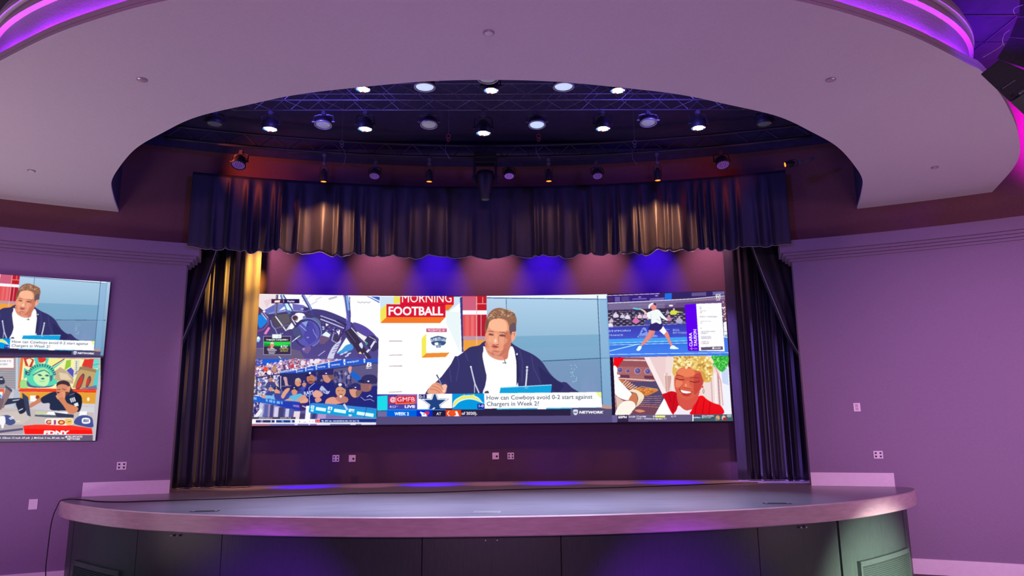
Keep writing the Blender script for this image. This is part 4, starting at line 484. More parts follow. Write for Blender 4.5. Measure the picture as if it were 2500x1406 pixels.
M = dict(
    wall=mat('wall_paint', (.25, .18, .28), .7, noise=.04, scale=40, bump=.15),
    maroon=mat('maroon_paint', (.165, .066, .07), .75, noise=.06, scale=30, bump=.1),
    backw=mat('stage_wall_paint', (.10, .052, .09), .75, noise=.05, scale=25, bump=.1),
    white=mat('white_trim_paint', (.78, .72, .74), .5, noise=.03, scale=20),
    plaster=mat('ceiling_plaster', (.74, .69, .70), .8, noise=.03, scale=60, bump=.2),
    black=mat('black_paint', (.028, .024, .07), .8, noise=.2, scale=10),
    panel=mat('dark_ceiling_panel', (.09, .08, .1), .8, noise=.2, scale=5, bump=.2),
    skirt=mat('dark_skirt_laminate', (.025, .042, .034), .42, noise=.12, scale=60, bump=.1, stretch=(1, 1, .2)),
    vent=mat('vent_metal', (.034, .054, .044), .4, noise=.08, scale=30),
    gap=mat('dark_gap', (.01, .01, .012), .9, noise=.1),
    lip=mat('stage_edge_laminate', (.56, .40, .42), .35, noise=.12, scale=7, stretch=(1, 1, 6)),
    deck=mat('stage_deck', (.21, .19, .24), .3, noise=.22, scale=3.2, bump=.05, stretch=(.5, 5, 1)),
    carpet=mat('carpet', (.16, .12, .15), .95, noise=.3, scale=60, bump=.5),
    velvet=mat('dark_velvet', (.017, .018, .040), .55, noise=.2, scale=30, bump=.1, sheen=.12, stretch=(1, 1, .15)),
    velvet2=mat('darker_velvet', (.009, .010, .024), .6, noise=.25, scale=30, bump=.25, sheen=.05, stretch=(1, 1, .15)),  # same velvet as the curtains, colour darkened to offset lamp spill
    hem=mat('hem_light_and_cord', (.34, .31, .42), .6, noise=.1),  # hems: light on the edge put into a pale colour; also drape cord
    steel=mat('brushed_steel', (.55, .55, .6), .35, .8, noise=.1, scale=30),
    truss=mat('truss_aluminium', (.16, .15, .19), .4, .5, noise=.15, scale=30),
    can=mat('black_fixture_metal', (.012, .012, .018), .5, noise=.2, scale=20),
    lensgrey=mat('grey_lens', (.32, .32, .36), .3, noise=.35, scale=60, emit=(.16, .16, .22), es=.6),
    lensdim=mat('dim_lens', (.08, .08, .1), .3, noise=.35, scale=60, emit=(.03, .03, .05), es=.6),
    lenswhite=mat('pale_lens', (.7, .75, .85), .3, noise=.05, emit=(.42, .56, .86), es=1.),
    ring=mat('lens_ring', (.4, .4, .45), .35, .6, noise=.1),
    ledw=mat('white_led', (.9, .9, 1), .3, noise=.01, emit=(1, .96, 1), es=9.),
    ledb=mat('blue_led', (.1, .2, .9), .3, noise=.01, emit=(.08, .25, 1), es=2.),
    ledr=mat('red_led', (.9, .1, .2), .3, noise=.01, emit=(1, .08, .3), es=1.6),
    ledp=mat('violet_led', (.3, .1, .5), .3, noise=.01, emit=(.26, .09, .55), es=.7),
    ledp2=mat('dim_violet_led', (.3, .1, .5), .3, noise=.01, emit=(.13, .06, .26), es=.5),
    amber=mat('amber_lens', (1, .5, .1), .3, noise=.01, emit=(1, .17, .012), es=3.2),
    strip=mat('violet_led_strip', (.5, .1, .9), .4, noise=.01, emit=(.34, .01, 1.), es=150.),
    plate=mat('plate_plastic', (.8, .75, .76), .4, noise=.02), hole=mat('socket_black', (.02, .02, .02), .6, noise=.1),
    rubber=mat('black_rubber', (.01, .01, .014), .7, noise=.1), cab=mat('speaker_cabinet', (.05, .045, .06), .7, noise=.2, scale=80, bump=.3),
    grille=mat('speaker_grille', (.11, .14, .12), .6, noise=.2, scale=200, bump=.3), red=mat('red_hook_paint', (.35, .03, .06), .5, noise=.1))
# ---------------------------------------------------------------- mesh helpers
class MB:
    def __init__(s): s.v = []; s.f = []; s.m = []
    def add(s, v, f, m=0):
        o = len(s.v); s.v += [tuple(map(float, p)) for p in v]; s.f += [tuple(i+o for i in q) for q in f]; s.m += [m]*len(f)
    def box(s, c, d, m=0, ax=None):   # centre, half sizes, optional 3 axes
        ax = np.eye(3) if ax is None else np.array(ax, float); c = np.array(c, float)
        v = [c+ax[0]*d[0]*i+ax[1]*d[1]*j+ax[2]*d[2]*k for i in (-1, 1) for j in (-1, 1) for k in (-1, 1)]
        s.add(v, [(0, 1, 3, 2), (4, 6, 7, 5), (0, 4, 5, 1), (2, 3, 7, 6), (0, 2, 6, 4), (1, 5, 7, 3)], m)
    def tube(s, pts, r, n=8, m=0, cap=True):
        P = [np.array(p, float) for p in pts]; V = []; rr = r if hasattr(r, '__len__') else [r]*len(P)
        for i, p in enumerate(P):
            t = P[min(i+1, len(P)-1)]-P[max(i-1, 0)]; t /= max(1e-9, np.linalg.norm(t)); a = np.array([0, 0, 1.]) if abs(t[2]) < .9 else np.array([1., 0, 0])
            b = np.cross(t, a); b /= np.linalg.norm(b); c = np.cross(b, t)
            V += [p+rr[i]*(math.cos(2*math.pi*k/n)*b+math.sin(2*math.pi*k/n)*c) for k in range(n)]
        Fc = [(i*n+k, i*n+(k+1) % n, (i+1)*n+(k+1) % n, (i+1)*n+k) for i in range(len(P)-1) for k in range(n)]
        if cap: Fc += [tuple(range(n))[::-1], tuple((len(P)-1)*n+k for k in range(n))]
        s.add(V, Fc, m)
    def lathe(s, prof, n=24, m=0, org=(0, 0, 0), caps=True):   # prof: (r, z)
        V = [(org[0]+r*math.cos(2*math.pi*k/n), org[1]+r*math.sin(2*math.pi*k/n), org[2]+z) for r, z in prof for k in range(n)]
        Fc = [(i*n+k, i*n+(k+1) % n, (i+1)*n+(k+1) % n, (i+1)*n+k) for i in range(len(prof)-1) for k in range(n)]
        if caps: Fc += [tuple(range(n))[::-1], tuple((len(prof)-1)*n+k for k in range(n))]
        s.add(V, Fc, m)
    def build(s, name, mats, parent=None, smooth=False, loc=None, bevel=0.):
        me = bpy.data.meshes.new(name); me.from_pydata(s.v, [], s.f); me.update()
        mats = mats if isinstance(mats, (list, tuple)) else [mats]
        for m in mats: me.materials.append(m)
        if len(mats) > 1: me.polygons.foreach_set('material_index', s.m)
        bm = bmesh.new(); bm.from_mesh(me); bmesh.ops.recalc_face_normals(bm, faces=bm.faces); bm.to_mesh(me); bm.free()
        if smooth: me.shade_smooth()
        o = bpy.data.objects.new(name, me); C.objects.link(o)
        if loc is not None: o.location = loc
        if parent: o.parent = parent
        if bevel:
            bv = o.modifiers.new('bevel', 'BEVEL'); bv.width = bevel; bv.segments = 2; bv.limit_method = 'ANGLE'
        return o
import bmesh
def tag(o, label, cat, group=None, kind=None):
    if label: o['label'] = label
    if cat: o['category'] = cat
    if group: o['group'] = group
    if kind: o['kind'] = kind
    return o
def thing(name, loc, label, cat, group=None, rot=None):
    o = bpy.data.objects.new(name, None); C.objects.link(o); o.location = loc; o.empty_display_size = .1
    if rot: o.rotation_euler = rot
    return tag(o, label, cat, group)
def struct(o, label=None, cat=None): o['kind'] = 'structure'; o['label'] = label or ''; o['category'] = cat or 'wall'; return o
def copy_tree(o, parent=None):
    c = o.copy(); C.objects.link(c)
    if parent: c.parent = parent
    for ch in [x for x in bpy.data.objects if x.parent == o]: copy_tree(ch, c)
    return c
def arc_slab(x0, x1, z0, z1, off0, off1, R=RW, Y0=YW, n=60, m=0, mb=None):   # slab that follows an arc; off = towards the hall
    mb = mb or MB(); V = []
    for x in np.linspace(x0, x1, n+1):
        p = np.array([x, arc_y(x, R, Y0)]); nn = arc_n(x, R, Y0)
        for o, z in ((off0, z0), (off1, z0), (off1, z1), (off0, z1)): q = p+nn*o; V.append((q[0], q[1], z))
    Fc = [(i*4+k, i*4+(k+1) % 4, i*4+4+(k+1) % 4, i*4+4+k) for i in range(n) for k in range(4)]+[(0, 3, 2, 1), (n*4, n*4+1, n*4+2, n*4+3)]
    mb.add(V, Fc, m); return mb
def arc_slab_end(sgn, a, ext, z0, z1, off):   # slab of side wall from the opening end (+ext past it) outward
    return arc_slab(sgn*(a-ext), sgn*8.4, z0, z1, -.02, off, n=40)
# ---------------------------------------------------------------- hall shell
A0 = 3.80
b = MB(); b.box((0, 1.5, -.05), (9, 11, .05)); struct(b.build('floor', M['carpet']), 'dark carpet floor of the hall in front of the stage', 'floor')
ZC = EYE+2.335   # cornice top
ZW = 5.75
for sgn, nm in ((-1, 'left'), (1, 'right')):
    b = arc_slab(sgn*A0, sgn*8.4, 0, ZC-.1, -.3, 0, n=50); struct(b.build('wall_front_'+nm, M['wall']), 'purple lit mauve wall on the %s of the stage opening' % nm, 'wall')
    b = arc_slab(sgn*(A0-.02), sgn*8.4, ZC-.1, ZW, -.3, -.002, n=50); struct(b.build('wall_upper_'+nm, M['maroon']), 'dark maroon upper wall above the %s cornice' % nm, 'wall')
    mb = MB()
    for (t, bt, p) in ((0, .148, .135), (.148, .182, .10), (.182, .215, .068), (.215, .247, .034)): arc_slab(sgn*(A0-p), sgn*8.4, ZC-bt, ZC-t-(.002 if t else 0), -.28, p, n=50, mb=mb)
    struct(mb.build('trim_%d' % (1 if sgn < 0 else 2), M['white' if 0 else 'wall']), 'stepped cornice moulding above the %s wall' % nm, 'cornice')
    # baseboards: on stage and on the hall floor
    b = arc_slab(sgn*A0, sgn*4.637, ZS, ZS+.152, 0, .018, n=12); struct(b.build('baseboard_stage_'+nm, M['white']), 'pale baseboard where the %s wall meets the stage' % nm, 'baseboard')
    b = arc_slab(sgn*4.5, sgn*8.4, 0, .165, 0, .018, n=30); struct(b.build('baseboard_'+nm, M['white']), 'pale baseboard along the hall floor on the %s' % nm, 'baseboard')
ZH = EYE+3.235
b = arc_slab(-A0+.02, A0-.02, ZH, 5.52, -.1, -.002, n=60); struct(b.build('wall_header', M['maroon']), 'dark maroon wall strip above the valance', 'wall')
# stage house behind the opening
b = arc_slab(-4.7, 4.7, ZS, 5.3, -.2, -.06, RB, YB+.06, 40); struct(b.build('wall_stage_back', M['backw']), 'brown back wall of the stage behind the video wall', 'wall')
for sgn, nm in ((-1, 'left'), (1, 'right')):
    b = MB(); b.box((sgn*4.75, 9.75, 3.1), (.05, .85, 2.15)); struct(b.build('wall_stage_'+nm, M['black']), 'black side wall of the stage on the '+nm, 'wall')
b = MB(); b.box((0, 9.95, 5.3), (4.8, .62, .03)); struct(b.build('ceiling_stage', M['black']), 'black ceiling over the back of the stage', 'ceiling')
# ---------------------------------------------------------------- ceiling ring (soffit)
inner = [(4.56, 8.76), (4.33, 8.18), (4.09, 7.66), (3.76, 7.18), (3.37, 6.70), (2.98, 6.35), (2.53, 6.0), (1.99, 5.75), (1.52, 5.56), (.93, 5.42), (.48, 5.34), (0, 5.315)]
outer = [(5.88, 8.22), (5.47, 7.18), (5.0, 6.47), (4.42, 5.79), (3.85, 5.22), (3.60, 5.05), (3.0, 4.68), (2.51, 4.44), (2.05, 4.26), (1.4, 4.07), (.7, 3.97), (0, 3.94)]
def mirror(h): return [(-x, y) for x, y in h]+[(x, y) for x, y in h[::-1][1:]]
def spline(P, n, ends=True):
    P = np.array(P, float); Q = np.vstack([2*P[0]-P[1], P, 2*P[-1]-P[-2]]); o = []
    for i in range(len(P)-1):
        a, b_, c, d = Q[i:i+4]
        for t in np.linspace(0, 1, 12, endpoint=False): o.append(.5*((2*b_)+(-a+c)*t+(2*a-5*b_+4*c-d)*t*t+(-a+3*b_-3*c+d)*t**3))
    o.append(P[-1]); o = np.array(o); L = np.r_[0, np.cumsum(np.linalg.norm(np.diff(o, axis=0), axis=1))]; s = np.linspace(0, L[-1], n+1)
    return np.c_[np.interp(s, L, o[:, 0]), np.interp(s, L, o[:, 1])], L[-1]
NS = 160
IN, _ = spline(mirror(inner), NS); OUT, _ = spline(mirror(outer), NS)
FA = .03; ZB = 5.5
b = MB(); V = []
for i in range(NS+1): V += [(*IN[i], ZSOF), (*OUT[i], ZSOF), (*OUT[i], ZSOF+FA), (*IN[i], ZSOF+FA)]
b.add(V, [(i*4+k, i*4+(k+1) % 4, i*4+4+(k+1) % 4, i*4+4+k) for i in range(NS) for k in range(4)]+[(0, 1, 2, 3), (NS*4, NS*4+3, NS*4+2, NS*4+1)])
V = []
for i in range(NS+1):
    t = OUT[min(i+1, NS)]-OUT[max(i-1, 0)]; t /= np.linalg.norm(t); nn = np.array([-t[1], t[0]]); nn = nn if np.dot(nn, np.array([0, 8.])-OUT[i]) > 0 else -nn
    q = OUT[i]+nn*.012; V += [(*OUT[i], ZSOF+FA-.004), (*q, ZSOF+FA-.004), (*q, ZSOF+.07), (*OUT[i], ZSOF+.07)]
b.add(V, [(i*4+k, i*4+(k+1) % 4, i*4+4+(k+1) % 4, i*4+4+k) for i in range(NS) for k in range(4)])
struct(b.build('ceiling_ring', M['plaster']), 'pale curved ceiling ring sweeping over the stage', 'ceiling')
b = MB(); V = []
for i in range(NS+1):
    t = IN[max(i-1, 0)]-IN[min(i+1, NS)]; t /= np.linalg.norm(t); nn = np.array([-t[1], t[0]])
    if np.dot(nn, np.array([0, 7.5])-IN[i]) > 0: nn = -nn
    q = IN[i]+nn*.06; p = IN[i]+nn*.004
    V += [(*p, ZSOF+.03), (*q, ZSOF+.03), (*q, ZB), (*p, ZB)]
b.add(V, [(i*4+k, i*4+(k+1) % 4, i*4+4+(k+1) % 4, i*4+4+k) for i in range(NS) for k in range(4)])
struct(b.build('wall_ceiling_well', M['black']), 'black upstand wall around the ceiling opening above the stage', 'wall')
b = arc_slab(-4.52, 4.52, EYE+3.60, ZB, .0, .006, n=50); struct(b.build('wall_well_back', M['black']), 'black band along the top of the wall above the valance', 'wall')
# black ceiling of the well: polygon from inner curve closed on the wall
b = MB(); P = [(x*1.02, y-.07, ZB) for x, y in IN]; Q = [(x, arc_y(x)+.0, ZB) for x in np.linspace(4.5, -4.5, 30)]
b.add(P+Q+[(x, y, z+.06) for x, y, z in P+Q], [tuple(range(len(P+Q)))[::-1], tuple(range(len(P+Q), 2*len(P+Q)))]+[(i, (i+1) % len(P+Q), (i+1) % len(P+Q)+len(P+Q), i+len(P+Q)) for i in range(len(P+Q))])
struct(b.build('ceiling_well', M['black']), 'black painted ceiling above the stage lights', 'ceiling')
b = MB(); b.box((0, 1.5, ZW), (9, 9.2, .05)); 
struct(b.build('ceiling', M['panel']), 'dark panelled high ceiling of the hall lit violet', 'ceiling')
mb = MB()
for y in (5.6, 6.15, 6.69, 7.22): mb.box((6.4, y, ZW-.056), (1.8, .008, .006))
mb.box((5.35, 5.8, ZW-.056), (.008, 1.6, .006))
struct(mb.build('trim_3', M['truss']), 'thin joint strips of the dark ceiling panels', 'trim')
# drum cove behind the ring, with the violet LED strip
prof = [(0, FA), (0, .30), (-.035, .315), (-.035, .345), (-.012, .36), (-.012, .385), (-.05, .40), (-.05, .43), (-.02, .44), (-.02, .52), (.05, .52), (.05, FA)]
th = np.linspace(-math.pi*.5-1.72, -math.pi*.5+1.72, 121); V = []
for t in th:
    for d, z in prof:
        V.append(((4.12-d)*math.cos(t), 6.06+(1.95-d)*math.sin(t), ZSOF+z))
k_ = len(prof); b = MB(); b.add(V, [(i*k_+k, i*k_+(k+1) % k_, i*k_+k_+(k+1) % k_, i*k_+k_+k) for i in range(120) for k in range(k_)])
struct(b.build('trim_4', M['plaster']), 'stepped crown moulding of the violet lit cove', 'moulding')
b = MB(); b.tube([((4.135)*math.cos(t), 6.06+1.965*math.sin(t), ZSOF+FA+.013) for t in np.linspace(-math.pi*.5-1.25, -math.pi*.5+1.25, 90)], .006, 6)
tag(b.build('light_strip', M['strip']), 'violet LED light strip hidden on top of the curved ceiling ring', 'light strip')
# ---------------------------------------------------------------- stage
edge_half = [(4.62, 8.72), (4.73, 8.55), (4.62, 8.25), (4.30, 7.83), (3.80, 7.37), (3.41, 7.07), (2.90, 6.77), (2.07, 6.44), (1.0, 6.21), (0, 6.15)]
NE = 240
ED, _ = spline(mirror(edge_half), NE)
def offs(curve, d):
    o = []
    for i in range(len(curve)):
        t = curve[min(i+1, len(curve)-1)]-curve[max(i-1, 0)]; t /= np.linalg.norm(t); n = np.array([-t[1], t[0]])
        if n[1] < 0 and abs(curve[i][0]) < 4: n = -n
        if abs(curve[i][0]) >= 4 and n[0]*curve[i][0] > 0: n = -n
        o.append(curve[i]+n*d)
    return np.array(o)
SK = offs(ED, .11); LIPH = .158
stage = thing('stage', (0, 8, 0), 'curved raised stage with dark deck, mauve edge band and dark skirt panels', 'stage')
def rel(v): return [(x, y-8, z) for x, y, z in v]
def bst(mb, name, m, parent=None, **k):
    mb.v = rel(mb.v); o = mb.build(name, m, stage if parent is None else parent, **k); return o
deck = MB(); P = [(*p, ZS) for p in offs(ED, .012)]
back = [(4.70, 9.0, ZS), (4.70, 10.2, ZS)]+[(x, arc_y(x, RB, YB), ZS) for x in np.linspace(4.6, -4.6, 20)]+[(-4.70, 10.2, ZS), (-4.70, 9.0, ZS)]
AL = P+back; n = len(AL); deck.add(AL+[(x, y, z-.05) for x, y, z in AL], [tuple(range(n)), tuple(range(n, 2*n))[::-1]]+[(i, (i+1) % n, (i+1) % n+n, i+n) for i in range(n)])
bst(deck, 'deck', M['deck'])
lip = MB(); o2 = offs(ED, .2); o1 = offs(ED, .010); V = []
for i in range(NE+1): V += [(*o1[i], ZS-.0), (*ED[i], ZS-.010), (*ED[i], ZS-LIPH+.008), (*o1[i], ZS-LIPH), (*o2[i], ZS-LIPH), (*o2[i], ZS-.055), (*o1[i], ZS-.055)]
lip.add(V, [(i*7+k, i*7+(k+1) % 7, i*7+7+(k+1) % 7, i*7+7+k) for i in range(NE) for k in range(7)]); bst(lip, 'edge_band', M['lip'])
ZK = ZS-LIPH
def curve_at(curve, s):   # s = fractional index
    i = min(max(int(s), 0), len(curve)-2); return curve[i]*(1-(s-i))+curve[i+1]*(s-i)
def s_of_px(px, z=.6, lo=0, hi=NE):
    best = None; rng = range(NE//2, NE-10) if px > 1200 else range(NE//2, 10, -1)
    for k in rng:
        k2 = k+1 if px > 1200 else k-1
        a = project((*SK[k], z))[0]; c = project((*SK[k2], z))[0]
        if (a-px)*(c-px) <= 0 and a != c: best = k+(k2-k)*(px-a)/(c-a); break
    if best is None: best = NE-14 if px > 1200 else 14
    return best
def skirt_piece(s0, s1, z0, z1, d0, d1, name, m, parent=None):
    mb = MB(); V = []; nseg = max(2, int(abs(s1-s0))); 
    A = offs(SK, d0); B = offs(SK, d1)
    for s in np.linspace(s0, s1, nseg+1):
        a = curve_at(A, s); c = curve_at(B, s); V += [(*a, z0), (*c, z0), (*c, z1), (*a, z1)]
    mb.add(V, [(i*4+k, i*4+(k+1) % 4, i*4+4+(k+1) % 4, i*4+4+k) for i in range(nseg) for k in range(4)]+[(0, 3, 2, 1), (nseg*4, nseg*4+1, nseg*4+2, nseg*4+3)])
    return bst(mb, name, m, parent)
skirt_piece(4, NE-4, 0, ZK, .03, .07, 'skirt_frame', M['gap'])
S = {p: s_of_px(p, .7) for p in (181, 336, 430, 541, 1031, 1200, 1369, 1851, 1958, 2046, 2150, 2204)}
def panel(a, b_, name, g0=.6, g1=.6): return skirt_piece(a+g0*.2, b_-g1*.2, .02, ZK-.004, -.0, .032, name, M['skirt'])
skirt_piece(6, S[181]-.12, 0, ZK-.002, -.004, .032, 'end_post', M['skirt']); skirt_piece(S[2204]+.3, NE-6, 0, ZK-.002, -.004, .032, 'end_post', M['skirt'])
panel(S[181], S[336], 'skirt_panel'); panel(S[541], S[1031], 'skirt_panel'); panel(S[1369], S[1851], 'skirt_panel'); panel(S[2046]+.3, S[2150], 'skirt_panel', .3, .05); panel(S[2150], S[2204]-.3, 'skirt_panel', .05, .3)
def knob(s, z, parent):
    p = curve_at(SK, s); t = curve_at(SK, s+.5)-curve_at(SK, s-.5); t /= np.linalg.norm(t); n = np.array([t[1], -t[0]])
    if n[1] > 0: n = -n
    mb = MB(); mb.tube([(p[0], p[1], z), (p[0]+n[0]*.012, p[1]+n[1]*.012, z), (p[0]+n[0]*.018, p[1]+n[1]*.018, z), (p[0]+n[0]*.026, p[1]+n[1]*.026, z)], [.005, .005, .011, .008], 12)
    o = bst(mb, 'knob', M['steel'], parent, smooth=True); o['label'] = 'small round chrome knob'; return o
for (a, m_, c, ks) in ((336, 430, 541, ((423, 1307), (438, 1307))), (1031, 1200, 1369, ((1186, 1318), (1214, 1318))), (1851, 1958, 2046, ((1952, 1287), (1965, 1286)))):
    d1 = panel(S[a], S[m_], 'door', .3, .05); d2 = panel(S[m_], S[c]-(.3 if a == 1851 else 0), 'door', .05, .3)
    for d, (kx, ky) in ((d1, ks[0]), (d2, ks[1])):
        s = s_of_px(kx, .72); p = curve_at(SK, s); dr = ray(kx, ky); tt = (p[1]-CAM[1])/dr[1]; knob(s, float((CAM+dr*tt)[2]), d)
def vent(s0, s1, ztop, zbot, m_screw=True):
    fr = skirt_piece(s0, s1, ztop-.045, ztop, -.038, .0, 'vent_frame', M['vent'])
    skirt_piece(s0, s0+.55, zbot, ztop-.045, -.038, .0, 'frame_side', M['vent'], fr); skirt_piece(s1-.55, s1, zbot, ztop-.045, -.038, .0, 'frame_side', M['vent'], fr); skirt_piece(s0, s1, zbot-.04, zbot, -.038, .0, 'frame_bottom', M['vent'], fr)
    z = zbot+.008; k = 0
    while z < ztop-.055 and k < 40:
        mb = MB(); V = []; A = offs(SK, -.026); B = offs(SK, -.008)
        for s in np.linspace(s0+.5, s1-.5, 14):
            a = curve_at(A, s); c = curve_at(B, s); V += [(*a, z), (*a, z+.004), (*c, z+.013), (*c, z+.009)]
        mb.add(V, [(i*4+q, i*4+(q+1) % 4, i*4+4+(q+1) % 4, i*4+4+q) for i in range(13) for q in range(4)]); bst(mb, 'slat', M['vent'], fr); z += .018; k += 1
    skirt_piece(s0+.5, s1-.5, zbot, ztop-.045, -.003, .0, 'backing', M['gap'], fr)
    for s in (s0+.28, s1-.28):
        p = curve_at(SK, s); t = curve_at(SK, s+.5)-curve_at(SK, s-.5); t /= np.linalg.norm(t); n = np.array([t[1], -t[0]]); n = -n if n[1] > 0 else n
        mb = MB(); mb.tube([(p[0]+n[0]*.036, p[1]+n[1]*.036, ztop-.022), (p[0]+n[0]*.041, p[1]+n[1]*.041, ztop-.022)], .005, 10); bst(mb, 'screw', M['hole'], fr)
vent(s_of_px(186, .3), s_of_px(297, .3), .40, .07); vent(s_of_px(2094, .3), s_of_px(2212, .3), .385, .07)
# floor pockets, cable
def pocket(px, py, w, d, m, label):
    p = at_z(px, py, ZS); t = thing('floor_box', (p[0], p[1], ZS), label, 'floor box', 'floor boxes in the stage deck'); t.rotation_euler.z = math.atan2(-p[0], 20)
    mb = MB(); mb.box((0, 0, .0015), (w, d, .0015)); mb.build('cover_plate', m, t, bevel=.002)
    for s in (-1, 1): mb = MB(); mb.box((s*w*.8, 0, .0042), (w*.08, d*.6, .0012)); mb.build('latch', M['steel'], t)
pocket(500, 1248, .12, .05, M['rubber'], 'dark rectangular floor box near the left front edge of the stage')
pocket(1190, 1250, .115, .06, M['steel'], 'pale metal floor box at the front centre of the stage')
pocket(1897, 1229, .12, .05, M['rubber'], 'dark floor box near the right front edge of the stage')
pocket(855, 1203, .13, .05, M['truss'], 'faint floor box at mid depth on the left half of the stage')
cp = [at_z(x, y, ZS+.0052) for x, y in ((1850, 1178), (1800, 1179), (1650, 1185), (1500, 1190), (1250, 1195), (1050, 1202), (900, 1204), (750, 1209), (620, 1215), (500, 1219), (360, 1223), (300, 1225), (241, 1224), (215, 1221), (190, 1219))]
cp += [at_y(x, y, yy) for x, y, yy in ((174, 1218.5, 8.07), (160, 1220, 8.0), (146, 1228, 7.98), (138, 1240, 7.97), (131, 1256, 7.97), (124, 1284, 7.98), (118, 1330, 8.0), (112, 1380, 8.0))]
e = cp[-1]; cp += [np.array([e[0]-.01, e[1], .01]), np.array([e[0]-.2, e[1]-.3, .008])]
for i in range(15, 18): cp[i][2] = max(cp[i][2], ZS+.008)
def smooth3(P, k=6):
    P = [np.array(p, float) for p in P]; Q = [2*P[0]-P[1]]+P+[2*P[-1]-P[-2]]; o = []
    for i in range(len(P)-1):
        a, b_, c, d = Q[i:i+4]
        for t in np.linspace(0, 1, k, endpoint=False): o.append(.5*((2*b_)+(-a+c)*t+(2*a-5*b_+4*c-d)*t*t+(-a+3*b_-3*c+d)*t**3))
    return o+[P[-1]]
b = MB(); b.tube(smooth3(cp), .0052, 8); tag(b.build('cable', M['rubber'], smooth=True), 'black cable trailing across the stage and down past its left end', 'cable')
# ---------------------------------------------------------------- screens
def screen_grid(xs0, xs1, z0, z1, R, Y0, off, cv, name, parent, m, step=.0046):
    nx = max(2, int((xs1-xs0)/step)); nz = max(2, int((z1-z0)/step)); X = np.linspace(xs0, xs1, nx+1); Z = np.linspace(z0, z1, nz+1)
    Rr = R; yc = Y0-Rr; Y = yc+np.sqrt(Rr*Rr-X*X); nl = np.hypot(X, Y-yc); PX = X-X/nl*off; PY = Y-(Y-yc)/nl*off
    G = np.zeros((nz+1, nx+1, 3)); G[..., 0] = PX[None]; G[..., 1] = PY[None]; G[..., 2] = Z[:, None]
    pp = project(G.reshape(-1, 3)); u = (pp[:, 0]-cv.x0)*cv.ss-.5; v = (pp[:, 1]-cv.y0)*cv.ss-.5
    a = cv.a; a = (a+np.roll(a, 1, 0)+np.roll(a, -1, 0)+np.roll(a, 1, 1)+np.roll(a, -1, 1))/5.
    u = np.clip(u, 0, cv.W-2); v = np.clip(v, 0, cv.H-2); ui = u.astype(int); vi = v.astype(int); fu = (u-ui)[:, None]; fv = (v-vi)[:, None]
    c = a[vi, ui]*(1-fu)*(1-fv)+a[vi, ui+1]*fu*(1-fv)+a[vi+1, ui]*(1-fu)*fv+a[vi+1, ui+1]*fu*fv
    c = np.clip(c/255., 0, 1); c = np.where(c > .04045, ((c+.055)/1.055)**2.4, c/12.92)
    me = bpy.data.meshes.new(name); nv = (nx+1)*(nz+1); nf = nx*nz; me.vertices.add(nv); me.vertices.foreach_set('co', G.reshape(-1).astype(np.float32))
    i = np.arange(nx)[None]+np.arange(nz)[:, None]*(nx+1); q = np.stack([i, i+1, i+nx+2, i+nx+1], -1).reshape(-1)
    me.loops.add(nf*4); me.loops.foreach_set('vertex_index', q.astype(np.int32)); me.polygons.add(nf); me.polygons.foreach_set('loop_start', (np.arange(nf)*4).astype(np.int32))
    try: me.polygons.foreach_set('loop_total', np.full(nf, 4, np.int32))
    except Exception: pass
    me.update(calc_edges=True); at = me.color_attributes.new('Picture', 'FLOAT_COLOR', 'POINT'); at.data.foreach_set('color', np.c_[c, np.ones(nv)].astype(np.float32).reshape(-1))
    me.materials.append(m); o = bpy.data.objects.new(name, me); C.objects.link(o); o.parent = parent
    if parent: o.location = -np.array(parent.location)
    return o
sm = bpy.data.materials.new('screen_pixels'); sm.use_nodes = True; nt = sm.node_tree; nt.nodes.clear(); e_ = nt.nodes.new('ShaderNodeEmission'); at_ = nt.nodes.new('ShaderNodeAttribute'); at_.attribute_name = 'Picture'; ou = nt.nodes.new('ShaderNodeOutputMaterial'); nt.links.new(at_.outputs['Color'], e_.inputs['Color']); nt.links.new(e_.outputs[0], ou.inputs[0]); e_.inputs['Strength'].default_value = 1.04
sm.cycles.emission_sampling = 'NONE'
led = draw_led(); LX0, LX1, LZ0, LZ1 = -3.236, 3.234, EYE+.124, EYE+1.909
vw = thing('video_wall', (0, 10.2, LZ0), 'wide curved LED video wall at the back of the stage showing five sports broadcasts', 'video wall')
b = arc_slab(LX0-.004, LX1+.004, LZ0-.004, LZ1+.004, -.06, .05, RB, YB, 50); b.v = [(x, y-10.2, z-LZ0) for x, y, z in b.v]; b.build('cabinet', M['can'], vw)
def ax(px, py): return float(at_arc(px, py, RB, YB, .055)[0])
XL = (ax(927, 730)+ax(921, 980))/2; XR = (ax(1483, 740)+ax(1493, 980))/2
zl = float(at_arc(770, 875.5, RB, YB)[2]); zr = float(at_arc(1640, 867, RB, YB)[2])
for (x0, x1, z0, z1, lb) in ((LX0, XL, zl, LZ1, 'picture of a rally car cockpit'), (LX0, XL, LZ0, zl, 'picture of baseball players leaning on a dugout rail'), (XL, XR, LZ0, LZ1, 'large centre picture of a person in a dark hoodie at a studio desk'), (XR, LX1, zr, LZ1, 'picture of a tennis player serving'), (XR, LX1, LZ0, zr, 'picture of a smiling person with blond curls and an oven')):
    o = screen_grid(x0, x1, z0, z1, RB, YB, .055, led, 'picture', vw, sm); o['label'] = lb
side = draw_side(); TR = float(at_arc(262, 686, RW, YW, .06)[0]); TRb = float(at_arc(228, 1078, RW, YW, .06)[0]); TR = (TR+TRb)/2
TZ1 = float(at_arc(131, 679, RW, YW, .06)[2]); TZ0 = float(at_arc(115, 1077, RW, YW, .06)[2]); TZm = float(at_arc(120, 872, RW, YW, .06)[2])
tp = np.array([TR-.8, arc_y(TR-.8)-.06, TZ0])
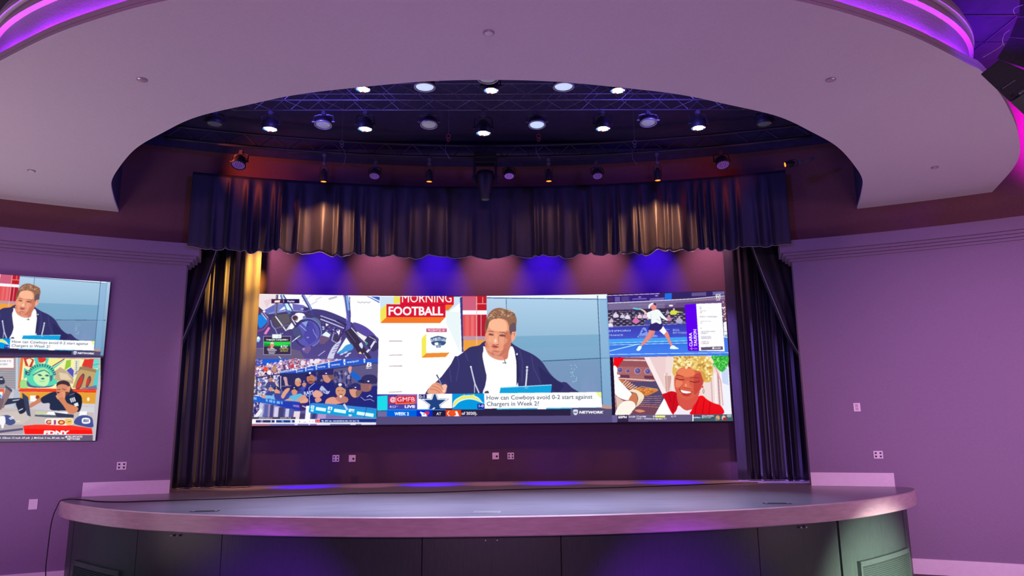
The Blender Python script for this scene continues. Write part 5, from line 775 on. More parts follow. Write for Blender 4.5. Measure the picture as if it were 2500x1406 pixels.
for (z0, z1, nm, lb, pl) in ((TZm, TZ1, 'upper', 'upper flat screen on the left wall showing a person in a hoodie at a desk', 'studio picture'), (TZ0, TZm, 'lower', 'lower flat screen on the left wall, person at a desk before a mural', 'mural and desk picture')):
    tv = thing('wall_screen', (tp[0], tp[1], z0), lb, 'screen', 'wall screens left of the stage')
    xs = float(np.interp(0, [0, 1], [TR, TR])); b = arc_slab(TR-1.72, TR+.004, z0-(.004 if z0 == TZ0 else -.001), z1+(.004 if z1 == TZ1 else -.001), 0.002, .052, RW, YW, 16); b.v = [(x-tp[0], y-tp[1], z-z0) for x, y, z in b.v]; b.build('housing', M['can'], tv)
    o = screen_grid(TR-1.7, TR, z0, z1, RW, YW, .056, side, 'picture', tv, sm)
# ---------------------------------------------------------------- curtains
def bump(s, c, w): return math.exp(-((s-c)/w)**(14 if w > .1 else 2))
def drape(path, z0f, z1f, folds, amp, name, label, cat, mlist, nz=26, ns=420, thick=.012, hem=None, seed=1, grow=None, ripple=.0):
    R = random.Random(seed); t = thing(name, (float(np.mean([p[0] for p in path])), float(np.mean([p[1] for p in path])), float(z0f(.5))), label, cat)
    P, L = spline(path, ns); nr = []
    for i in range(ns+1):
        d = P[min(i+1, ns)]-P[max(i-1, 0)]; d /= np.linalg.norm(d); n = np.array([d[1], -d[0]]); nr.append(-n if n[1] > 0 else n)
    V = []; ph = [R.uniform(0, 6) for _ in range(4)]
    for j in range(nz+1):
        w = j/nz
        for i in range(ns+1):
            s = i/ns; g = grow(w) if grow else 1.
            d = sum(a*bump(s+(k*(1-w)), c, wd*((1.15-.3*w) if wd < .1 else 1)) for c, wd, a, k in folds)*amp*g+.003*g*math.sin(s*L*23+ph[0]+.6*math.sin(w*3+ph[1]))+.0012*g*math.sin(s*L*61+ph[2])
            if ripple: d += ripple*math.sin(w*26+s*40)*max(0, w-.55)*max(0, s-.8)*5
            p = P[i]+nr[i]*d; z = z1f(s)+(z0f(s)-z1f(s))*w; V.append((p[0], p[1], z))
    off = len(V); V += [(V[k][0]-nr[k % (ns+1)][0]*thick, V[k][1]-nr[k % (ns+1)][1]*thick, V[k][2]) for k in range(off)]
    n1 = ns+1; Fc = [(j*n1+i, j*n1+i+1, (j+1)*n1+i+1, (j+1)*n1+i) for j in range(nz) for i in range(ns)]; Fc += [tuple(q+off for q in f[::-1]) for f in Fc]
    for i in range(ns): Fc += [(i, i+off, i+1+off, i+1), (nz*n1+i, nz*n1+i+1, nz*n1+i+1+off, nz*n1+i+off)]
    for j in range(nz): Fc += [(j*n1, (j+1)*n1, (j+1)*n1+off, j*n1+off), (j*n1+ns, j*n1+ns+off, (j+1)*n1+ns+off, (j+1)*n1+ns)]
    mb = MB(); lo = np.array(t.location); mb.add([tuple(np.array(v)-lo) for v in V], Fc); mb.build('fabric', mlist, t, smooth=True)
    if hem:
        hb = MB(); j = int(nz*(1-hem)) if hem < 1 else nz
        hb.tube([tuple(np.array(V[j*n1+i])-lo+np.array([nr[i][0]*.003, nr[i][1]*.003, 0])) for i in range(0, n1, 2)], .0035, 5); hb.build('hem', M['hem'], t)  # pale tube stands in for backlight along the lower edge
    return t
# valance
VX0, VX1 = -3.735, 3.735
def vpx(px, z=4.3):
    p = at_arc(px, 540, RW, YW-.2); return (math.asin(p[0]/RW)-math.asin(VX0/RW))/(math.asin(VX1/RW)-math.asin(VX0/RW))
vpath = [(x, arc_y(x, RW, YW-.2)) for x in np.linspace(VX0, VX1, 14)]
vf = []
for px, w, a in ((520, 8, .4), (555, 5, .8), (602, 7, 1), (636, 11, 1.1), (671, 6, .8), (688, 8, 1.5), (730, 9, 1.), (789, 20, 1.3), (826, 7, 1.3), (866, 6, 1), (893, 7, .6), (925, 8, .5), (962, 7, .7), (1002, 9, .6), (1046, 14, .9), (1092, 8, .5), (1150, 10, .5), (1205, 9, .5), (1250, 9, .5), (1306, 7, .8), (1324, 9, .8), (1363, 9, 1), (1412, 12, .9), (1440, 5, 1.), (1482, 11, 1.), (1510, 4, 1.1), (1545, 12, 1.1), (1563, 5, 1), (1600, 15, 1.7), (1630, 6, .8), (1660, 15, 1.3), (1699, 6, 1.1), (1722, 5, 1.2), (1741, 5, 1), (1766, 8, .8), (1800, 6, .7), (1850, 8, .4), (1880, 7, .4)):
    c = vpx(px); k = (random.Random(px).uniform(-.002, .002)); vf.append((c, w/1500., a, k))
Rv = random.Random(4); vph = [Rv.uniform(0, 6) for _ in range(3)]
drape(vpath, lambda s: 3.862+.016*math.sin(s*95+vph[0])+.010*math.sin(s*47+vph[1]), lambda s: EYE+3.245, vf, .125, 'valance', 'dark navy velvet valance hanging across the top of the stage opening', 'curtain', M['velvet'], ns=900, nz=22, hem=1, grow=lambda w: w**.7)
def side_fold(lst, p0, p1, py=904):
    o = []; p0 = np.array(p0); p1 = np.array(p1)
    for px, w, a in lst:
        d = ray(px, py)[:2]; # intersection of view ray with path line in plan
        A = np.array([[d[0], -(p1-p0)[0]], [d[1], -(p1-p0)[1]]]); t = np.linalg.solve(A, p0-CAM[:2]); o.append((float(t[1]), w/190., a, 0.))
    return o
pl0, pl1 = (-4.06, 9.62), (-3.245, 10.03); pr0, pr1 = (3.27, 10.08), (4.10, 9.72)
fl = side_fold([(452, 6, .3), (486, 9, .7), (505, 5, .3), (532, 12, .9), (557, 6, .7), (566, 5, .6), (603, 36, 1.5)], pl0, pl1)
drape([pl0, (-3.63, 9.83), pl1], lambda s: ZS+.012, lambda s: 4.9, fl, .14, 'curtain', 'dark velvet side curtain left of the video wall with an amber lit inner edge', 'curtain', M['velvet'], hem=1, ripple=.02, seed=2)
fr_ = side_fold([(1794, 22, 1.2), (1826, 4, .7), (1845, 7, 1.), (1868, 4, .8), (1885, 4, .3), (1904, 4, .6), (1918, 5, .4), (1940, 6, .3)], pr0, pr1)
drape([pr0, (3.70, 9.92), pr1], lambda s: ZS+.012, lambda s: 4.9, fr_, .14, 'curtain', 'dark navy velvet side curtain on the right of the stage, violet lit folds', 'curtain', M['velvet'], hem=1, seed=3)
def swag(pts_edge, px_out, lab):
    # short outer drape gathered from the valance down to the wall edge: fan between the diagonal and the wall
    t = thing('tied_drape', (0, 0, 0), lab, 'curtain'); E = smooth3([at_y(x, y, 9.385) for i, (x, y) in enumerate(pts_edge)], 8); sg = np.sign(E[0][0]); V = []; n = 14
    for i, p in enumerate(E):
        for k in range(n+1):
            w = k/n; xo = sg*4.3; q = np.array([p[0]+(xo-p[0])*w, p[1]+.035+.03*math.sin(w*34+i*.05)*(1-w*.3), p[2]+ (0 if i == 0 else 0)]); V.append(q)
    nn = n+1; Fc = [(i*nn+k, i*nn+k+1, (i+1)*nn+k+1, (i+1)*nn+k) for i in range(len(E)-1) for k in range(n)]; off = len(V); V += [v+np.array([0, .02, 0]) for v in V]
    Fc += [tuple(q+off for q in f[::-1]) for f in Fc]
    for i in range(len(E)-1): Fc += [(i*nn, (i+1)*nn, (i+1)*nn+off, i*nn+off)]
    c0 = E[0]; t.location = c0; mb = MB(); mb.add([v-c0 for v in V], Fc); mb.build('fabric', M['velvet2'], t, smooth=True)
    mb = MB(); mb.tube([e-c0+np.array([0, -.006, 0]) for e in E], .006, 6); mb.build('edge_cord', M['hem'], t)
swag([(532, 600), (505, 680), (475, 760), (445, 832), (438, 850)], 430, 'dark drape tied back towards the left wall, thin diagonal edge')
swag([(1836, 600), (1862, 670), (1893, 745), (1925, 820), (1958, 876)], 1990, 'dark drape tied back towards the right wall, thin diagonal edge')
# ---------------------------------------------------------------- truss and lights
def truss(y0, y1, z0, z1, x0, x1, name, label, r=.008, bay=.40):
    t = thing(name, ((x0+x1)/2, (y0+y1)/2, z0), label, 'truss'); lo = np.array(t.location)
    for (y, z) in ((y0, z0), (y1, z0), (y0, z1), (y1, z1)):
        b = MB(); b.tube([np.array((x0, y, z))-lo, np.array((x1, y, z))-lo], r, 8); b.build('chord', M['truss'], t, smooth=True)
    b = MB(); n = int((x1-x0)/bay)
    for i in range(n):
        xa = x0+i*bay; xb = xa+bay/2; xc = xa+bay
        for (ya, za, yb, zb) in ((y0, z0, y1, z0), (y0, z1, y1, z1), (y0, z0, y0, z1), (y1, z0, y1, z1)):
            b.tube([np.array((xa, ya, za))-lo, np.array((xb, yb, zb))-lo], r*.42, 6); b.tube([np.array((xb, yb, zb))-lo, np.array((xc, ya, za))-lo], r*.42, 6)
    b.build('lacing', M['truss'], t)
    return t
truss(7.36, 7.61, EYE+3.50, EYE+3.69, -3.0, 3.0, 'lighting_truss', 'aluminium box truss across the ceiling well above the stage')
# rear pipe following the wall
cp2 = [(x, arc_y(x)-.62, EYE+3.50) for x in np.linspace(-3.9, 3.9, 24)]; b = MB(); b.tube([tuple(np.array(p)-np.array((0, 8.9, 5.1))) for p in cp2], .02, 8)
rp = thing('curved_lighting_truss', (0, 8.9, 5.1), 'dark curved lighting truss just in front of the valance wall', 'truss'); b.build('chord', M['can'], rp, smooth=True)
b = MB(); b.tube([tuple(np.array(p)-np.array((0, 8.9, 5.1-.16))) for p in cp2], .02, 8); b.build('chord', M['can'], rp, smooth=True)
b = MB(); q = [np.array(p)-np.array((0, 8.9, 5.1)) for p in smooth3(cp2, 2)]
for i in range(len(q)-1): b.tube([q[i]+np.array([0, 0, .16 if i % 2 else 0]), q[i+1]+np.array([0, 0, 0 if i % 2 else .16])], .008, 6)
b.build('lacing', M['can'], rp)
b = MB(); b.tube([(-2.6, 6.62, EYE+3.56), (2.6, 6.62, EYE+3.56)], .022, 10); tag(b.build('lighting_pipe', M['can'], smooth=True), 'dark pipe carrying the front row of stage lights', 'pipe')
def par(kind, rad, dep, lift):
    # lens centre at the origin, body above
    t = bpy.data.objects.new('par_light', None); C.objects.link(t); t.empty_display_size = .1
    b = MB(); b.lathe([(rad*.99, .004), (rad*1.04, .012), (rad*.98, .05), (rad*.90, dep*.6), (rad*.70, dep*.85), (rad*.45, dep)], 28)
    for k in range(3): b.lathe([(rad*.93, dep*(.62+.08*k)), (rad*.97, dep*(.63+.08*k)), (rad*.9, dep*(.66+.08*k))], 28, caps=False)
    b.build('housing', M['can'], t, smooth=True)
    b = MB(); 
    if kind == 'amber': b.lathe([(rad*1.02, .01), (rad*1.04, -.005), (rad*.86, -.005), (rad*.86, .002)], 28, caps=False); b.build('rim', M['can'], t)
    else: b.lathe([(rad*1.03, .012), (rad*1.08, -.004), (rad*.96, -.008), (rad*.92, .0)], 32, caps=False); b.build('rim', M['ring'] if kind in ('white', 'grey') else M['can'], t, smooth=True)
    b = MB(); R = random.Random(8)
    if kind in ('rgb', 'violet', 'dimviolet'):
        b.lathe([(.001, .006), (rad*.93, .006)], 28, m=0, caps=False)
        ring_ = [(0, 0)]+[(rad*.30*math.cos(a), rad*.30*math.sin(a)) for a in np.arange(6)*math.pi/3]+[(rad*.58*math.cos(a), rad*.58*math.sin(a)) for a in np.arange(12)*math.pi/6]+[(rad*.82*math.cos(a), rad*.82*math.sin(a)) for a in np.arange(18)*math.pi/9]
        for i, (x, y) in enumerate(ring_):
            rr = rad*.13; k = 1
            if kind == 'rgb': k = 1 if i < 19 or R.random() < .45 else R.choice([2, 2, 3])
            n = 10; V = [(x+rr*math.cos(2*math.pi*q/n), y+rr*math.sin(2*math.pi*q/n), .003) for q in range(n)]; b.add(V, [tuple(range(n))], k)
        if kind == 'rgb': n = 20; b.add([(rad*.5*math.cos(2*math.pi*q/n), rad*.5*math.sin(2*math.pi*q/n), .001) for q in range(n)], [tuple(range(n))], 1)
        led_m = {'rgb': [M['can'], M['ledw'], M['ledb'], M['ledr']], 'violet': [M['can'], M['ledp']], 'dimviolet': [M['can'], M['ledp2']]}[kind]
        b.build('lens', led_m, t)
    else:
        b.lathe([(.001, -.006), (rad*.5, -.004), (rad*.86, .002), (rad*.9, .008)], 28, caps=False); b.build('lens', M[{'white': 'lenswhite', 'grey': 'lensgrey', 'dim': 'lensdim', 'amber': 'amber'}[kind]], t, smooth=True)
    b = MB(); b.tube([(-rad*1.22, 0, dep*.35), (-rad*1.22, 0, dep*.5), (-rad*1.15, 0, dep*1.15), (-rad*.6, 0, dep*1.32), (rad*.6, 0, dep*1.32), (rad*1.15, 0, dep*1.15), (rad*1.22, 0, dep*.5), (rad*1.22, 0, dep*.35)], rad*.06+.002, 6)
    for s in (-1, 1): b.tube([(s*rad*.9, 0, dep*.42), (s*rad*1.38, 0, dep*.42)], rad*.12, 8)
    b.build('yoke', M['truss'] if kind in ('white', 'grey') else M['can'], t)
    b = MB(); b.box((0, 0, dep*1.32+.018), (.016, .022, .018)); b.tube([(0, 0, dep*1.32), (0, 0, lift)], .008, 8); b.box((0, 0, lift), (.02, .028, .02)); b.tube([(-.03, 0, dep*1.32+.02), (.03, 0, dep*1.32+.02)], .006, 6)
    b.build('clamp', M['truss'], t); return t
protos = {}
def put(kind, rad, px, py, Y, top, label, tilt=(0, 0), group='stage lights hung in the ceiling well', dep=None):
    p = at_y(px, py, Y); lift = top-p[2]; dep = dep or min(rad*1.7, lift*.7); key = (kind, round(rad, 3), round(lift, 2), round(dep, 2))
    if key not in protos: protos[key] = par(kind, rad, dep, lift); o = protos[key]
    else: o = copy_tree(protos[key])
    o.location = p; o.rotation_euler = (math.radians(tilt[0]), math.radians(tilt[1]), 0); tag(o, label, 'stage light', group); return p
TOP2 = EYE+3.462; G1 = 'lit stage lights'
T = .0
put('rgb', .075, 886, 218, 6.6, EYE+3.512, 'lit white stage light in the front row, leftmost')
put('white', .098, 1037, 213, 6.6, EYE+3.512, 'stage light with a large pale blue lens left of centre in the front row')
put('rgb', .075, 1199, 221, 6.6, EYE+3.512, 'lit white stage light in the middle of the front row')
put('white', .098, 1376, 212, 6.6, EYE+3.512, 'stage light with a large pale blue lens right of centre in the front row')
put('rgb', .075, 1508, 221, 6.6, EYE+3.512, 'lit white stage light in the front row, rightmost')
put('grey', .090, 1191, 193, 6.22, EYE+3.512, 'stage light mostly hidden by the ceiling edge at the top centre')
put('rgb', .083, 659, 315, 7.61, TOP2, 'lit white stage light under the truss, leftmost of its row')
put('grey', .090, 789, 305, 7.61, TOP2, 'stage light with a grey patterned lens under the truss at left', (-7, 0))
put('rgb', .083, 891, 315, 7.61, TOP2, 'lit white stage light under the truss between two grey lensed ones')
put('grey', .090, 1047, 305, 7.61, TOP2, 'stage light with a grey lens under the truss left of centre', (-7, 0))
put('rgb', .083, 1180, 325, 7.61, TOP2, 'lit white stage light under the truss at its centre, hanging lowest')
put('white', .090, 1311, 305, 7.61, TOP2, 'stage light with a pale lens under the truss right of centre', (-7, 0))
put('rgb', .083, 1472, 314, 7.61, TOP2, 'lit white stage light under the truss right of the pale lens')
put('grey', .090, 1583, 300, 7.61, TOP2, 'stage light with a grey lens under the truss at right', (-7, 0))
put('rgb', .083, 1705, 312, 7.61, TOP2, 'lit white stage light under the truss, rightmost')
put('dim', .088, 524, 303, 7.61, TOP2, 'unlit stage light at the far left end under the ceiling edge')
put('dim', .088, 1866, 303, 7.61, TOP2, 'unlit stage light at the far right end under the ceiling edge')
G3 = 'small stage lights along the curved truss'
def yrow(px): return float(arc_y(at_arc(px, 420, RW, YW-.62)[0])-.62)
for px, py, kd, lb in ((582, 403, 'dimviolet', 'small black stage light with dim violet cells at the left end of the curved truss'), (914, 430, 'dimviolet', 'small black stage light with dim violet cells left of the centre projector'), (1243, 430, 'violet', 'small stage light glowing violet just right of the centre projector'), (1459, 430, 'dimviolet', 'small black stage light with dim violet cells between two amber lights at right'), (1765, 403, 'dimviolet', 'small black stage light with dim violet cells at the right end of the curved truss')):
    put(kd, .082 if py < 410 else .066, px, py, yrow(px), EYE+3.452, lb, (-22, 0), G3)
AMB = []
for px, py, lb in ((790, 443, 'small amber spotlight above the valance, first from the left'), (1048, 443, 'small amber spotlight above the valance, just left of the centre projector'), (1340, 442, 'small amber spotlight above the valance, right of the violet light'), (1606, 440, 'small amber spotlight above the valance towards the right end')):
    AMB.append(put('amber', .042, px, py, yrow(px), EYE+3.452, lb, (0, 0), 'amber spotlights above the valance', dep=.16))
AMB.append(put('amber', .035, 1917, 402, yrow(1880)-.1, EYE+3.50, 'amber spotlight seen edge on at the right end of the curved truss', (0, 78), 'amber spotlights above the valance', dep=.12))
# hanging projector / moving head in the centre
p = at_y(1185, 487, 8.91); t = thing('moving_head_light', p, 'black moving head light hanging nose down in front of the valance centre', 'stage light')
b = MB(); b.lathe([(.050, 0), (.062, 0), (.070, .03), (.082, .10), (.105, .22), (.118, .30), (.105, .36)], 28); b.build('head', M['can'], t, smooth=True)
b = MB(); b.lathe([(.001, -.002), (.048, -.002)], 24, caps=False); b.build('lens', M['lensdim'], t)
b = MB()
for s in (-1, 1): b.box((s*.135, 0, .36), (.018, .05, .14)); b.tube([(s*.10, 0, .29), (s*.165, 0, .29)], .028, 10)
b.box((0, 0, .50), (.155, .07, .03)); b.build('yoke', M['can'], t, bevel=.008)
b = MB(); b.box((0, -.01, .565), (.14, .08, .04)); b.build('base', M['can'], t, bevel=.01)
# chain hooks
for px, py, lb in ((835, 345, 'rigging hook and ring hanging left of the truss centre'), (1095, 330, 'red rigging hook hanging just left of the centre'), (1315, 330, 'red rigging hook hanging right of the centre'), (1549, 345, 'rigging hook and ring hanging towards the right')):
    p = at_y(px, py, 8.3); t = thing('rigging_hook', p, lb, 'hook', 'rigging hooks above the stage')
    b = MB(); b.tube([(0, 0, .02), (0, 0, ZB-p[2])], .004, 6); b.build('wire', M['truss'], t)
    b = MB(); b.tube([(.024*math.cos(a), 0, .024*math.sin(a)-.01) for a in np.linspace(0, 2*math.pi, 13)], .005, 6); b.tube([(.017*math.cos(a), 0, .017*math.sin(a)-.055) for a in np.linspace(0, 2*math.pi, 13)], .005, 6); b.build('shackle', M['red'] if 'red' in lb else M['truss'], t)
    b = MB(); b.tube([(.0, 0, -.08), (.035, 0, -.13), (.05, 0, -.2), (.035, 0, -.28), (0, .0, -.33)] if px < 1000 else [(.0, 0, -.08), (-.035, 0, -.14), (-.03, 0, -.22), (.02, 0, -.3)], .004, 6); b.build('cable_loop', M['truss'], t)
# small round plates on the ceiling ring
for px, py, r, lb in ((1193, 79, .036, 'pale round cover plate at the top centre of the ceiling ring'), (347, 194, .036, 'round sensor on the upper left of the ceiling ring'), (2028, 194, .036, 'round sensor on the upper right of the ceiling ring'), (77, 416, .034, 'small pale cover plate on the lower left of the ceiling ring'), (2282, 408, .034, 'small round plate on the lower right of the ceiling ring')):
    p = at_z(px, py, ZSOF); t = thing('ceiling_sensor', (p[0], p[1], ZSOF), lb, 'ceiling sensor', 'round plates on the ceiling ring')
    b = MB(); b.lathe([(r*1.1, 0), (r*1.1, -.006), (r*.9, -.011)], 24); b.build('rim', M['ring'], t, smooth=False)
    b = MB(); b.lathe([(r*.85, -.010), (r*.6, -.016), (.001, -.018)], 24, caps=False); b.build('cap', M['plate'] if 'pale' in lb else M['lensgrey' if 0 else 'hole' if 0 else 'lip'], t, smooth=True)
# ---------------------------------------------------------------- wall plates
def plate(px, py, R, Y0, off, w, h, kind, lb, gp):
    p = at_arc(px, py, R, Y0, off); n = arc_n(p[0], R, Y0); rz = math.atan2(n[0], -n[1]); t = thing('wall_outlet', p, lb, 'wall outlet', gp, (0, 0, rz))
    b = MB(); b.box((0, -.004, 0), (w, .005, h)); b.build('cover_plate', M['plate'], t, bevel=.002)
    if kind == 'quad':
        for x in (-.5, .5):
            b = MB(); b.box((x*w, -.010, 0), (w*.3, .0015, h*.72)); b.build('outlet_face', M['plate'], t)
            for z in (-.42, .42): b = MB(); b.box((x*w, -.0125, z*h), (w*.2, .001, h*.22)); b.build('socket', M['hole'], t)
    elif kind == 'jack':
        b = MB(); b.tube([(w*.35, -.009, -h*.1), (w*.35, -.013, -h*.1)], w*.32, 14); b.build('socket', M['hole'], t); b = MB(); b.box((-w*.4, -.0105, 0), (w*.25, .0015, h*.35)); b.build('insert', M['plate'], t)
    elif kind == 'switch':
        b = MB(); b.box((0, -.011, h*.4), (w*.35, .003, h*.3)); b.box((0, -.011, -h*.35), (w*.35, .003, h*.3)); b.build('insert', M['lip'], t)
BW = (RB, YB+.06, .06)
gb = 'outlets on the wall under the video wall'
plate(820, 1119, *BW, .045, .045, 'quad', 'four socket wall outlet under the video wall at left', gb); plate(860, 1119, *BW, .045, .045, 'jack', 'single jack wall plate beside the left four socket outlet', gb)
plate(1210, 1113, *BW, .045, .045, 'jack', 'single jack wall plate under the centre of the video wall', gb); plate(1247, 1113, *BW, .045, .045, 'quad', 'four socket wall outlet under the centre of the video wall', gb)
gh = 'outlets on the hall walls'
plate(297, 1137, RW, YW, 0, .05, .044, 'quad', 'four socket wall outlet on the left wall above the baseboard', gh); plate(81, 1231, RW, YW, 0, .042, .055, 'blank', 'blank violet lit wall plate low on the left wall', gh)
plate(2092, 994, RW, YW, 0, .038, .05, 'switch', 'switch plate on the right wall', gh); plate(2144, 1110, RW, YW, 0, .05, .044, 'quad', 'four socket wall outlet on the right wall below the switch plate', gh)
# ---------------------------------------------------------------- hanging loudspeakers, top right
def poly_box(px, y0, dep, name, m, t):
    lo = np.array(t.location); A = [at_y(x, y, y0)-lo for x, y in px]; B_ = [a+ray(x, y)*dep for a, (x, y) in zip(A, px)]; n = len(A); b = MB(); b.add(A+B_, [tuple(range(n)), tuple(range(n, 2*n))[::-1]]+[(i, (i+1) % n, (i+1) % n+n, i+n) for i in range(n)]); return b.build(name, m, t, bevel=.006)
t = thing('line_array_speaker', at_y(2470, 200, 4.5), 'black line array of tilted loudspeakers hanging at the upper right', 'loudspeaker')
poly_box([(2394, 181), (2440, 146), (2522, 180), (2560, 210), (2466, 249)], 4.5, .35, 'cabinet', M['cab'], t)
poly_box([(2467, 250), (2560, 186), (2640, 260), (2540, 316)], 4.44, .35, 'cabinet', M['grille'], t)
poly_box([(2434, 143), (2465, 92), (2570, 104), (2580, 200), (2500, 165)], 4.58, .35, 'cabinet', M['cab'], t)
poly_box([(2465, 90), (2484, 43), (2580, 40), (2580, 98)], 4.66, .35, 'cabinet', M['cab'], t)
poly_box([(2488, 40), (2490, -8), (2580, -20), (2580, 38)], 4.74, .35, 'cabinet', M['cab'], t)
lo = np.array(t.location)
for P in ([(2466, 73), (2452, 84), (2448, 100), (2452, 112)], [(2498, 12), (2480, 18), (2474, 26), (2478, 34)], [(2450, 104), (2440, 116), (2400, 140)]):
    b = MB(); b.tube([v-lo for v in smooth3([at_y(x, y, 4.5) for x, y in P])], .0022, 6); b.build('cable', M['plate'], t, smooth=True)
b = MB(); A = at_y(2478, 196, 4.48)-lo; B_ = at_y(2448, 216, 4.48)-lo; b.tube([A, B_], .004, 6); A = at_y(2498, 222, 4.42)-lo; B_ = at_y(2490, 228, 4.42)-lo; b.tube([A, B_], .009, 6); b.build('handle', M['ring'], t)
b = MB(); A = at_y(2540, 60, 4.85)-lo; b.tube([A, (A[0], A[1], ZW-.05-lo[2])], .02, 8); b.build('suspension_pole', M['truss'], t)
# ---------------------------------------------------------------- light
w = bpy.data.worlds.new('hall_ambience'); bpy.context.scene.world = w; w.use_nodes = True; bg = w.node_tree.nodes['Background']; bg.inputs[0].default_value = (.62, .31, .76, 1); bg.inputs[1].default_value = .15
def lamp(name, typ, loc, target, col, power, size=.1, spot=60, blend=.6, sy=None):
    l = bpy.data.lights.new(name, typ); l.energy = power; l.color = col
    if typ == 'AREA':
        l.size = size
        if sy: l.shape = 'RECTANGLE'; l.size_y = sy
    elif typ == 'SPOT': l.shadow_soft_size = size; l.spot_size = math.radians(spot); l.spot_blend = blend
    else: l.shadow_soft_size = size
    o = bpy.data.objects.new(name, l); C.objects.link(o); o.location = loc; d = Vector(target)-Vector(loc); o.rotation_euler = d.to_track_quat('-Z', 'Y').to_euler(); return o
from mathutils import Vector, Matrix
# unseen fill spots added behind the viewer to brighten the side walls
lamp('wall_fill', 'SPOT', (-3, -4, 3.2), (-6.1, 8, 1.4), (.84, .36, 1.), 2300, .5, 30, 1.); lamp('wall_fill', 'SPOT', (3.5, -4, 3.2), (6.1, 8, 1.3), (1., .48, 1.), 4000, .5, 32, 1.)
for p, c, w_ in (((-5.8, 5.4, .3), (1., .74, .90), 68), ((5.2, 5.2, .3), (1., .60, .90), 34), ((0, 3.0, .3), (.8, .36, 1.), 25)): lamp('soffit_fill', 'AREA', p, (p[0], p[1]+.01, 4), c, w_, 1.8, sy=1.4)  # unseen area fills near the floor, added to brighten the ceiling ring
lamp('front_fill', 'SPOT', (0, -4, 3.2), (0, 6.2, .6), (1., .42, .88), 620, .4, 46, 1.); lamp('hall_fill', 'AREA', (0, -4, 3.5), (0, 5, 3.9), (1., .36, .9), 120, 3., sy=.6)  # unseen fills added for the stage edge and the ring fascia
for x in (-2., 2.): lamp('well_fill', 'POINT', (x, 6.9, 4.85), (x, 6.9, 0), (.16, .10, 1.), 48, .1)  # added blue fill, standing in for spill from the fixtures
# blue and warm wash on the back wall
for px in (780, 1065, 1330, 1600):
    x = float(at_arc(px, 690, RB, YB)[0]); y = arc_y(x, RB, YB); lamp('blue_wash', 'SPOT', (x, y-.52, 4.74), (x, y-.0, 3.85), (.05, .0, 1.), 330, .03, 50, 1.)
for px in (650, 925, 1198, 1465, 1740):
    x = float(at_arc(px, 690, RB, YB)[0]); y = arc_y(x, RB, YB); lamp('warm_wash', 'SPOT', (x, y-.52, 4.74), (x, y-.0, 3.9), (1., .36, .5), 135, .03, 62, 1.)
for px, c_, pw in ((780, (.08, .0, 1.), 3600), (1065, (.08, .0, 1.), 3600), (1330, (.08, .0, 1.), 3600), (1600, (.08, .0, 1.), 3600), (650, (1., .42, .2), 620), (925, (1., .34, .5), 620), (1198, (1., .34, .5), 620), (1465, (1., .34, .5), 620), (1740, (1., .4, .25), 620)):
    x = float(at_arc(px, 690, RB, YB)[0]); y = arc_y(x, RB, YB); lamp('down_wash', 'SPOT', (x, y-.52, 4.72), (x, y-.34, ZS), c_, pw, .03, 16, 1.)
for z_, pw, cn in ((3.75, 3200, 26), (3.0, 3000, 23), (2.2, 1300, 19)): lamp('amber_wash', 'SPOT', (-2.0, 9.42, 4.45), (-3.27, 9.88, z_), (1., .45, .05), pw, .02, cn, 1.)
for z_, pw in ((1.5, 2600), (2.6, 1500)): lamp('violet_wash', 'SPOT', (1.4, 9.45, 4.4), (3.45, 9.95, z_), (.50, .24, 1.), pw, .03, 20, 1.)
lamp('mauve_wash', 'SPOT', (-1.8, 7.4, 4.8), (-3.75, 9.9, 1.9), (.85, .5, 1.), 280, .06, 26, 1.)
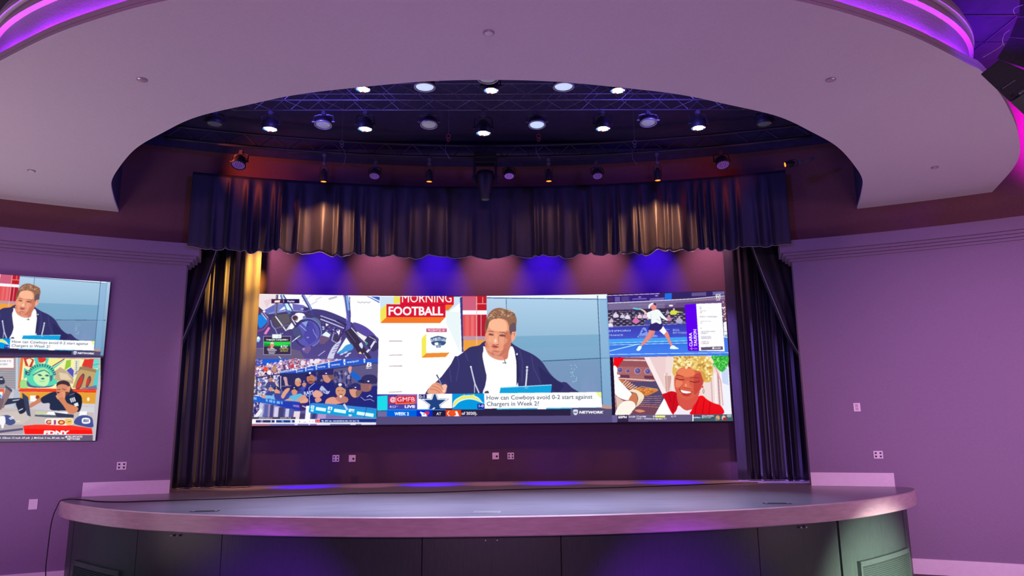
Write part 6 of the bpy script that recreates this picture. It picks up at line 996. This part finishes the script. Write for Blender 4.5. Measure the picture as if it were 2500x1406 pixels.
# stage down lights
for px, py, Y in ((886, 218, 6.6), (1199, 221, 6.6), (1508, 221, 6.6), (659, 315, 7.61), (891, 315, 7.61), (1180, 325, 7.61), (1472, 314, 7.61), (1705, 312, 7.61)):
    q = at_y(px, py, Y); lamp('stage_beam', 'SPOT', (q[0], q[1], q[2]-.02), (q[0]*.9, q[1]-.25, ZS), (.66, .68, 1.), 620, .06, 44, 1.)
for q, pw in zip(AMB[:4], (150, 14, 14, 150)): lamp('amber_spot', 'SPOT', (q[0], q[1]-.06, q[2]-.03), (q[0], q[1]+.25, q[2]-1.), (1., .40, .13), pw, .03, 114, 1.)
q = AMB[4]; lamp('amber_spot', 'SPOT', (q[0]+.0, q[1], q[2]), (q[0]-1.2, q[1]+.6, q[2]+.1), (1., .1, .06), 40, .03, 100, .9); lamp('amber_spot', 'SPOT', (-3.4, 8.45, 4.95), (-2.6, 9.4, 4.95), (1., .14, .08), 26, .03, 100, .9)
# skirt spots from the hall
lamp('skirt_spot', 'SPOT', (5.6, 3.2, 1.1), (3.76, 7.35, -.14), (1., 1., .9), 6200, .05, 28, 1.); lamp('skirt_spot', 'SPOT', (-5.4, 3.2, 1.5), (-3.8, 7.35, .1), (.5, .85, 1.), 200, .05, 26, 1.)
for x in (-1.9, 1.6): lamp('violet_spot', 'SPOT', (x*.7, 2.5, 1.3), (x, 6.3, -.05), (.30, .01, 1.), 2000, .05, 29, 1.)
# violet at the high right corner
lamp('violet_spot', 'SPOT', (2.7, 2.7, 4.3), (3.62, 4.65, 4.42), (.2, .0, 1.), 190, .05, 17, .6); lamp('pale_spot', 'SPOT', (3.6, 1.5, 3.2), (3.5, 4.4, 3.86), (.7, 1., .8), 26, .05, 12, 1.)
lamp('violet_flood', 'AREA', (5.0, 6.9, 4.75), (5.4, 7.1, 5.75), (.13, .0, 1.), 24, .4); lamp('magenta_flood', 'SPOT', (6.0, 6.5, 4.55), (6.9, 7.6, 5.0), (.78, .0, 1.), 950, .1, 90, .8)
lamp('violet_flood', 'AREA', (-6.4, 4.2, 4.6), (-6.4, 5, 5.75), (.25, .02, 1.), 8, .4)
# ---------------------------------------------------------------- camera, view
cd = bpy.data.cameras.new('camera'); cd.sensor_width = 36; cd.sensor_fit = 'HORIZONTAL'; cd.lens = F/2500*36; cd.clip_end = 60; cam = bpy.data.objects.new('camera', cd); C.objects.link(cam)
mw = Matrix.Identity(4)
for i in range(3): mw[i][0] = AR[i]; mw[i][1] = AU[i]; mw[i][2] = -AF[i]; mw[i][3] = CAM[i]
cam.matrix_world = mw; sc = bpy.context.scene; sc.camera = cam
sc.view_settings.view_transform = 'Standard'; sc.view_settings.look = 'None'; sc.view_settings.exposure = 0.; sc.view_settings.gamma = 1.; sc.view_settings.use_curve_mapping = False
sc.cycles.use_denoising = True; sc.cycles.sample_clamp_indirect = 4.
